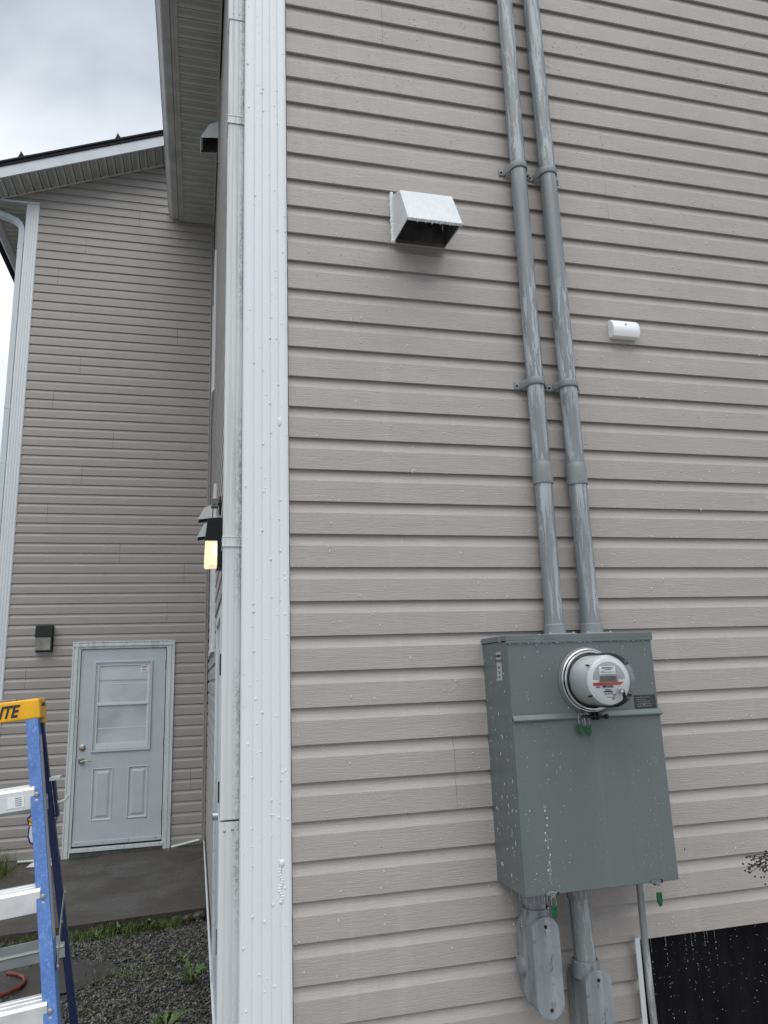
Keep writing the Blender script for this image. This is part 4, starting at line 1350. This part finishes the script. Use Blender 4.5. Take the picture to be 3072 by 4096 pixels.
def bar(pt, k0, k1, a0, a1, d0, d1, mat, name, par, bev=.0015):
    g = MB()
    vs = [pt(k0, a, d) for a, d in ((a0, d0), (a1, d0), (a1, d1), (a0, d1))]+[pt(k1, a, d) for a, d in ((a0, d0), (a1, d0), (a1, d1), (a0, d1))]
    g.add(vs, [(0, 1, 2, 3), (7, 6, 5, 4), (0, 4, 5, 1), (1, 5, 6, 2), (2, 6, 7, 3), (3, 7, 4, 0)])
    return g.build(name, mat, par, bevel=bev)
def channel(pt, k0, k1, side, wid, dep, mat, name):
    # C channel: web on the outer side, flanges front and back
    g = MB()
    o_ = side*wid/2; i_ = -side*wid/2; th = .004
    sec = [(i_, 0), (o_, 0), (o_, -dep), (i_, -dep), (i_, -dep+th), (o_-side*th, -dep+th), (o_-side*th, -th), (i_, -th)]
    vs = [pt(k0, a, d) for a, d in sec]+[pt(k1, a, d) for a, d in sec]; n = 8
    g.add(vs, [tuple(range(n)), tuple(n+i for i in range(n))]+[(i, (i+1) % n, n+(i+1) % n, n+i) for i in range(n)])
    return g.build(name, mat, ld, bevel=.002)
KB = 1.40
fr = channel(F, -.262, KB, 1, .040, .072, 'blue', 'front_rail')
channel(Fl, -.262, KB, -1, .040, .072, 'blue', 'front_rail')
channel(B, -.24, KB-.03, 1, .025, .030, 'bluedark_shaded', 'rear_rail')
channel(Bl, -.24, KB-.03, -1, .025, .030, 'bluedark_shaded', 'rear_rail')
# strip of worn stickers on the web
bar(F, -.20, .42, .0202, .0210, -.055, -.012, 'stickergrey', 'warning_sticker', fr, 0)
bar(F, .78, 1.3, .0202, .0212, -.055, -.008, 'straw', 'warning_sticker', fr, 0)
for i, kc in enumerate((0, .305, .61, .915, 1.22)):
    # step: box section with tread grooves
    g = MB()
    def stp(t, d, w):
        a = F(kc)*(1-t)+Fl(kc)*t
        return a + ln*d + LW*w
    sec = [(-.002, -.034), (-.002, .028), (-.008, .036), (-.020, .038), (-.022, .036), (-.034, .036), (-.036, .038), (-.050, .038), (-.052, .036), (-.064, .036), (-.066, .038), (-.085, .038), (-.085, -.010), (-.080, -.010), (-.080, .032), (-.006, .032), (-.006, -.034)]
    vs = [stp(.02, d, w) for d, w in sec]+[stp(.98, d, w) for d, w in sec]; n = len(sec)
    g.add(vs, [tuple(range(n)), tuple(n+k for k in range(n))]+[(k, (k+1) % n, n+(k+1) % n, n+k) for k in range(n)])
    st_ = g.build('step', 'alu', ld, bevel=.0008)
    for a in (F, Fl):
        for w in (.010, -.012):
            g = MB(); c = a(kc, 0, 0)+LW*w
            g.lathe(c, ln, [(0, .0085), (.0015, .0080), (.003, .005), (.0034, .002)], 18); g.build('rivet', 'alumid', st_, smooth=50)
    if i == 0:
        c0 = stp(.16, 0, 0)
        g = MB()
        c = stp(.19, .0004, -.004); g.obox(c, LU, ln, LW, .026, .0004, .018); g.build('label_plate', 'paper', st_)
        g = MB()
        for q_ in range(5): g.obox(stp(.165, .0011, .008-.006*q_), LU, ln, LW, .010, .0003, .0008)
        g.build('label_print', 'ink', st_)
# dark rear cross bar and spreader brace
def cross(k, h0, h1, mat, name, d=0):
    g = MB()
    a = B(k, 0, d); b = Bl(k, 0, d)
    sec = [(0, h0), (.004, h0), (.004, (h0+h1)/2-.006), (.012, (h0+h1)/2), (.004, (h0+h1)/2+.006), (.004, h1), (0, h1)]
    vs = [a+ln*x+LW*w for x, w in sec]+[b+ln*x+LW*w for x, w in sec]; n = len(sec)
    g.add(vs, [tuple(range(n)), tuple(n+i for i in range(n))]+[(i, (i+1) % n, n+(i+1) % n, n+i) for i in range(n)])
    return g.build(name, mat, ld, bevel=.001)
cross(.03, -.035, .035, 'alumid', 'rear_brace')
cross(.56, -.035, .04, 'alumid', 'rear_brace')
cross(1.1, -.035, .04, 'alumid', 'rear_brace')
# folding spreader
g = MB(); m1 = F(.50, .024, -.03); m2 = B(.37, .018, .0); mid = (m1+m2)/2 + LW*.015
for a, b in ((m1, mid), (mid, m2)):
    d_ = (b-a).normalized(); up_ = LW
    sd_ = d_.cross(up_).normalized(); up2 = sd_.cross(d_)
    g.obox((a+b)/2, d_, sd_, up2, (b-a).length/2+.008, .0015, .009)
sp = g.build('spreader', 'alumid', ld, bevel=.001)
g = MB()
for c in (m1, mid, m2): g.lathe(c-LU*.002, LU, [(0, .006), (.006, .006), (.008, .004)], 14)
g.build('spreader_pin', 'alumid', sp, smooth=40)
# back bracket and utility hook seen behind the rear rail
bar(B, -.03, .10, .016, .026, -.05, -.01, 'bluedark_shaded', 'tool_holder', ld)
bar(B, -.042, -.03, .010, .046, -.06, .0, 'white', 'tool_holder_lid', ld)
g = MB(); hk = [B(.05, .02, -.03), B(.052, .035, -.03), B(.047, .052, -.03), B(.030, .066, -.03)]
g.tube(hk, .006, 8); g.build('hook', 'white', ld, smooth=60)
# yellow top cap
def capp(a, d, w):
    return F(-.325, a, d) + LW*w
g = MB()
x0, x1 = -WID-.05, .034
sec0 = [(x1, .022), (x1, -.13), (x0, -.13), (x0, .022)]
vs = [capp(a, d, -.068) for a, d in sec0]+[capp(a-(.002 if a > 0 else -.002), d*.97, 0.002) for a, d in sec0]
g.add(vs, [(0, 1, 2, 3), (7, 6, 5, 4), (0, 4, 5, 1), (1, 5, 6, 2), (2, 6, 7, 3), (3, 7, 4, 0)])
cp = g.build('top_cap', 'yellow', ld, bevel=.007, seg=3)
g = MB(); g.add([capp(x1-.001, -.06, -.066), capp(x1-.001, -.128, -.066), capp(x1-.003, -.118, -.105), capp(x1-.003, -.085, -.105),
                 capp(x1-.022, -.06, -.066), capp(x1-.022, -.128, -.066), capp(x1-.022, -.118, -.105), capp(x1-.022, -.085, -.105)],
                [(0, 1, 2, 3), (7, 6, 5, 4), (0, 4, 5, 1), (1, 5, 6, 2), (2, 6, 7, 3), (3, 7, 4, 0)])
g.build('cap_ear', 'yellow', cp, bevel=.002)
for i, (d, w) in enumerate(((-.035, -.022), (-.065, -.022), (-.095, -.022))):
    g = MB(); g.lathe(capp(x1-.001, d, w), LU, [(0, .007), (.0015, .0068)], 14); g.build('hole', 'black', cp)
cf = capp(-.082, .0226, -.036)
text('cap_lettering', 'LITE', 'ink', cp, cf, LU, LW, .057, ext=.0008, shear=.35, bold=.0018, align='CENTER', sx=.78)
g = MB(); g.obox(capp(-.075, -.02, .006), LU, ln, LW, .028, .02, .003); g.build('tape_scrap', 'straw', cp, bevel=.002)
# feet
for nm, pt in (('F', F), ('FL', Fl), ('B', B), ('BL', Bl)):
    kk_ = KB-.03 if nm[0] == 'F' else KB-.06
    bar(pt, kk_, kk_+.05, -.026, .026, -.078 if nm[0] == 'F' else -.045, .004, 'black', 'foot', ld)

# ------------------------------------------------------------------ weeds
def leaf_mesh(mb, base, ang, length, width, lift, seed, lobes=True):
    rnd = random.Random(seed)
    n = 9; vs = []
    d = Vector((math.cos(ang), math.sin(ang), 0)); s_ = Vector((-d.y, d.x, 0))
    for i in range(n+1):
        t = i/n
        w = width*math.sin(math.pi*min(1, t*.9+.08))**.8*(.35+.65*t)
        if lobes: w *= 1+(.45 if i % 2 else -.35)
        z = lift*math.sin(t*1.9)*length
        c = Vector(base)+d*(length*t*math.cos(lift*.7))+Z*(z+.002)
        sag = .25*w
        vs += [c-s_*w+Z*sag, c, c+s_*w+Z*sag]
    mb.add(vs, [(3*i+a, 3*i+a+1, 3*i+a+4, 3*i+a+3) for i in range(n) for a in (0, 1)])
weeds = [(-.290, 2.72, .17, 11, 'leafy dandelion beside the side wall in the gravel'),
         (-.36, 3.12, .10, 8, 'small dandelion behind the larger one by the side wall'),
         (-.42, 2.12, .17, 12, 'grassy dandelion clump at the bottom of the frame'),
         (-.62, 3.88, .10, 10, 'dandelion with pale leaves at the slab edge, nearest the side wall'),
         (-.83, 3.86, .10, 9, 'dandelion in the middle of the weeds along the slab edge'),
         (-.98, 3.82, .09, 9, 'low dandelion at the slab edge nearest the ladder'),
         (-.60, 3.22, .06, 6, 'tiny weed alone in the middle of the gravel')]
for i, (x, y, ln_, nl, lab_) in enumerate(weeds):
    t = thing('weed_plant', (x, y, -.055), lab_, 'weed', 'dandelions in the gravel')
    for k in range(nl):
        mb = MB()
        leaf_mesh(mb, (x, y, -.05), 6.283*k/nl+random.uniform(-.3, .3), ln_*random.uniform(.5, .95), ln_*.10, random.uniform(.35, .95), k)
        mb.build('leaf', 'leaf', t, smooth=80)
g = MB()
def blade(x, y, z, h, mb):
    a = random.uniform(0, 6.28); lean = random.uniform(.1, .6)
    d = Vector((math.cos(a), math.sin(a), 0)); s_ = Vector((-d.y, d.x, 0))*random.uniform(.0012, .0024)
    b = Vector((x, y, z)); vs = []
    for t, w in ((0, 1), (.5, .8), (1, .05)):
        c = b+Z*(h*t)+d*(lean*h*t*t); vs += [c-s_*w, c+s_*w]
    mb.add(vs, [(0, 1, 3, 2), (2, 3, 5, 4)])
for k in range(6500):
    x = random.uniform(-1.5, -.38)
    dens = .5+.5*noise.noise(Vector((x*5, 2, 0)))
    if random.random() > .25+dens: continue
    y = 3.93-abs(random.gauss(0, .075))+.06*(x+1.6)/1.2
    blade(x, y, -.06, random.uniform(.018, .065)*(.6+dens), g)
for k in range(600):
    x = random.gauss(-2.22, .10); y = random.gauss(6.1, .2)
    if y > 6.33: continue
    blade(x, y, -.06, random.uniform(.10, .30), g)
for cx_, cy_, n_, sp_ in ((-.75, 3.0, 120, .10), (-.62, 2.95, 80, .09), (-.5, 2.06, 120, .07), (-.25, 2.9, 60, .05), (-1.9, 3.8, 200, .12), (-1.6, 3.84, 160, .10), (-.95, 2.5, 60, .09)):
    for k in range(n_):
        x = random.gauss(cx_, sp_)
        if x > -.20: continue
        blade(x, random.gauss(cy_, sp_*.6), -.06, random.uniform(.02, .075), g)
tag(g.build('grass', 'grass'), 'short grass and moss along the slab edge and in the gravel', 'grass', kind='stuff')

# pale bits of straw lying on the gravel
for i, (x, y, a, l_) in enumerate([(-.70, 2.33, .2, .10), (-.72, 2.62, -.5, .09), (-.55, 2.75, .9, .12)]):
    g = MB(); d = Vector((math.cos(a), math.sin(a), 0))
    g.tube([Vector((x, y, -.042)), Vector((x, y, -.038))+d*l_*.5, Vector((x, y, -.044))+d*l_+Vector((-.01, .01, 0))], .0016, 5)
    tag(g.build('straw', 'straw', smooth=60), ['pale curved straw on the gravel near the bottom frame edge', 'short pale straw lying in the middle of the gravel', 'long thin straw on the gravel left of the leafy dandelion'][i], 'straw', 'straws on the gravel')

# ------------------------------------------------------------------ dry plant at the right edge
dp = thing('dry_plant', (1.75, -.34, 0), 'dry brown plant with clustered seed heads reaching in from the right', 'plant')
random.seed(21)
g = MB()
root = Vector((1.78, -.34, -.1)); hub_ = Vector((1.56, -.30, 1.155))
g.tube([root, Vector((1.74, -.33, .6)), Vector((1.68, -.31, 1.0)), hub_], [.004, .003, .0025, .0018], 6)
tips = []
for k in range(16):
    tgt = Vector((random.uniform(1.375, 1.52), random.uniform(-.34, -.26), random.uniform(1.10, 1.178)))
    s0 = hub_ + Vector((random.uniform(-.03, .03), 0, random.uniform(-.03, .01)))
    mid_ = (s0+tgt)/2 + Vector((0, random.uniform(-.01, .01), random.uniform(-.004, .014)))
    g.tube([s0, mid_, tgt], [.0018, .0013, .0008], 5, cap=False)
    for q_ in range(3):
        p_ = s0.lerp(tgt, random.uniform(.45, 1)); e_ = p_+Vector((random.uniform(-.02, .01), random.uniform(-.01, .01), random.uniform(-.018, .014)))
        g.tube([p_, e_], [.0007, .0005], 4, cap=False); tips.append(e_)
    tips.append(tgt)
g.tube([Vector((1.455, -.3, 1.11)), Vector((1.463, -.3, 1.085)), Vector((1.452, -.3, 1.055))], .0006, 4)
g.build('stems', 'twig', dp, smooth=60)
g = MB()
for k in range(105):
    if k < len(tips): c = tips[k]
    else: c = Vector((random.gauss(1.440, .026), random.uniform(-.33, -.27), random.gauss(1.126, .016)))
    s_ = random.uniform(.0022, .0046)
    g.add([Vector(v)*s_*random.uniform(.7, 1.3)+c for v in ico], icf)
o_ = g.build('seed_heads', 'twig', dp); o_['kind'] = 'stuff'
g = MB()
g.tube([Vector((1.70, -.3, .70)), Vector((1.52, -.3, .79)), Vector((1.46, -.3, .826)), Vector((1.425, -.3, .842))], .0014, 5)
g.tube([Vector((1.70, -.3, .66)), Vector((1.50, -.3, .775)), Vector((1.435, -.3, .80))], .0014, 5)
g.build('pale_stem', 'straw', dp, smooth=60)

# ------------------------------------------------------------------ water drops and soap
random.seed(5)
def bead(mb, c, nrm, r, squash=.55, run=1.0):
    c = Vector(c); nrm = Vector(nrm).normalized()
    a = nrm.cross(Z)
    if a.length < .1: a = X.copy()
    a.normalize(); b = a.cross(nrm)
    if b.z < 0: b = -b
    vs = []; n = 7
    for (h, w) in ((0, 1), (.55, .84), (.9, .45)):
        for k in range(n):
            q = 6.283*k/n
            vs.append(c+a*(r*w*math.cos(q))+b*(r*w*math.sin(q)*run)+nrm*(h*r*squash))
    vs.append(c+nrm*(r*squash))
    fs = [(j*n+k, j*n+(k+1) % n, (j+1)*n+(k+1) % n, (j+1)*n+k) for j in range(2) for k in range(n)]+[(2*n+k, 2*n+(k+1) % n, 3*n) for k in range(n)]
    mb.add(vs, fs)
g = MB()
def sd_(z): return (z-SEAM1) % P
for k in range(7000):
    x = random.uniform(.01, 2.6); z = random.uniform(.86, 5.0)
    if BX0-.02 < x < BX1+.02 and BZ0-.02 < z < BZ1+.03: continue
    if .88 < x < 1.11 and z > 1.8: continue
    if x < .8 and z < 2.6 and random.random() < .45: continue
    dens = .55+.9*noise.noise(Vector((x*1.6, 4, z*1.6)))
    if random.random() > dens: continue
    l_ = sd_(z)
    if l_ > .098: continue
    bead(g, (x, lap_depth(l_), z), (0, -1, .25 if l_ > .076 else 0), random.choice((.0014, .0018, .002, .0026, .0034)), .6, random.choice((1, 1, 1.5, 2.2)))
# beads hanging from the lips
for k in range(420):
    x = random.uniform(.01, 2.6); nlip = random.randint(-5, 29)
    z = SEAM1-nlip*P
    if BX0-.02 < x < BX1+.02 and BZ0-.02 < z < BZ1+.03: continue
    bead(g, (x, .002, z+.0006), (0, -.6, -1), random.uniform(.0012, .0024), .9)
tag(g.build('water_drops', 'drop', smooth=80), 'water droplets scattered over the near siding', 'water drops', kind='stuff')
g = MB()
for k in range(26):
    x = random.uniform(.03, 2.3); z = random.uniform(.7, 4.6); l_ = sd_(z)
    if BX0-.02 < x < BX1+.02 and BZ0-.02 < z < BZ1+.03 or l_ > .07: continue
    bead(g, (x, 0, z), (0, -1, 0), random.choice((.0010, .0014, .002)), .5, random.choice((1, 1.8)))
tag(g.build('dark_specks', 'hole', smooth=80), 'tiny dark flecks of grit stuck to the near siding', 'grit', kind='stuff')
g = MB()
for k in range(240):
    x = -.148+.142*random.random(); z = random.uniform(.8, 4.4)
    xs_ = ((x+.146)/.142*5) % 1
    bead(g, (x, -.0145, z), (0, -1, 0), random.choice((.0013, .0017, .0022, .0027, .0032, .0042)), .5, random.choice((1, 1.1, 1.4)))
for k in range(14):
    bead(g, (-.033+.004*math.sin(k), -.0145, 1.092+.0075*k), (0, -1, 0), .0075-.0002*k, .35, .8)
bead(g, (-.030, -.0145, 2.615), (0, -1, 0), .009, .3, 2.0); bead(g, (-.030, -.0145, 1.20), (0, -1, 0), .010, .4, 1.2)
tag(g.build('water_drops', 'post', smooth=80), 'water droplets beaded on the white fluted corner post', 'water drops', kind='stuff')
g = MB()
def onbox(n, xr, zr, rr, run=1.0):
    for k in range(n):
        bead(g, (random.uniform(*xr), BY-.0036, random.uniform(*zr)), (0, -1, 0), random.choice(rr), .5, run)
onbox(80, (.69, .83), (1.09, 1.58), (.0008, .0011, .0016))
onbox(45, (1.06, 1.17), (1.12, 1.5), (.0007, .0010, .0013))
onbox(30, (.69, 1.18), (1.62, 1.82), (.0010, .0014, .002))
onbox(50, (.69, 1.18), (1.10, 1.56), (.0010, .0013))
for k in range(90):
    bead(g, (BX0-.0002, random.uniform(-.2, -.01), random.uniform(1.1, 1.82)), (-1, 0, 0), random.choice((.001, .0016, .0024)), .45, random.choice((1, 2, 3)))
for k in range(9): bead(g, (.755+.006*math.sin(k*1.3), BY-.0036, 1.32-.021*k), (0, -1, 0), .0028, .5, 1.4)
for k in range(46):     # beads along lid and ridge lips
    bead(g, (random.uniform(BX0, BX1), BY-.0052, BZ1-.009), (0, -.7, -1), random.uniform(.0012, .0022), .8)
    bead(g, (random.uniform(BX0, BX1), BY-.012, 1.590), (0, -1, -.3), random.uniform(.0010, .0018), .6)
for x, y in ((.690, -.06), (.700, -.10), (.735, -.205), (.742, -.211), (1.070, -.211)):   # strands falling from the underside
    L1 = random.uniform(.02, .06)
    g.tube([(x, y, BZ0), (x, y, BZ0-L1)], [.0009, .0002], 5, cap=False)
    for q_ in range(6): bead(g, (x, y, BZ0-L1-.012-.02*q_*random.random()*1.6), (0, -1, 0), random.uniform(.001, .0018), 1)
tag(g.build('water_drops', 'drop', smooth=80), 'water droplets running down the grey meter box', 'water drops', kind='stuff')
g = MB()
def foam(cx, cy, cz, sx, sz, n, nrm=(0, -1, 0)):
    for k in range(n):
        dx, dz = random.gauss(0, sx), random.gauss(0, sz)
        if nrm[0]: bead(g, (cx, cy+dx, cz+dz), nrm, random.uniform(.0008, .0018), .6)
        else: bead(g, (cx+dx, cy, cz+dz), nrm, random.uniform(.0008, .0018), .6)
foam(.772, BY-.0056, 1.838, .006, .009, 70); foam(.756, BY-.0036, 1.155, .003, .020, 60); foam(.755, BY-.0036, 1.235, .0025, .010, 26)
foam(.757, BY-.0036, 1.33, .004, .005, 24); foam(.728, BY-.0005, 1.665, .004, .009, 26); foam(.752, BY-.010, 1.092, .009, .002, 40)
foam(.700, BY-.0036, 1.30, .001, .01, 4); foam(BX0-.0045, -.165, 1.84, .005, .008, 30, (-1, 0, 0)); foam(BX0-.0002, -.15, 1.25, .004, .012, 24, (-1, 0, 0)); foam(BX0-.0002, -.155, 1.19, .003, .008, 18, (-1, 0, 0))
tag(g.build('soap_foam', 'foam', smooth=80), 'small clumps of soap foam on the meter box front', 'foam', kind='stuff')
g = MB()
for k in range(230):
    x = random.uniform(1.17, 1.72); z = random.uniform(.45, .85)
    bead(g, (x, .028, z), (0, -1, 0), random.choice((.0004, .0006, .0009, .0014)), .9)
for k in range(9):
    x = 1.2+.5*random.random(); L1 = random.uniform(.01, .04)
    g.tube([(x, .004, .852), (x, .004, .852-L1)], [.0004, .0001], 5, cap=False)
    for q_ in range(7): bead(g, (x+random.gauss(0, .001), .004, .85-L1-.03*q_*random.random()*1.3), (0, -1, 0), random.uniform(.0007, .0014), 1)
tag(g.build('water_drops', 'drop', smooth=80), 'water droplets falling past the black opening under the siding', 'water drops', kind='stuff')
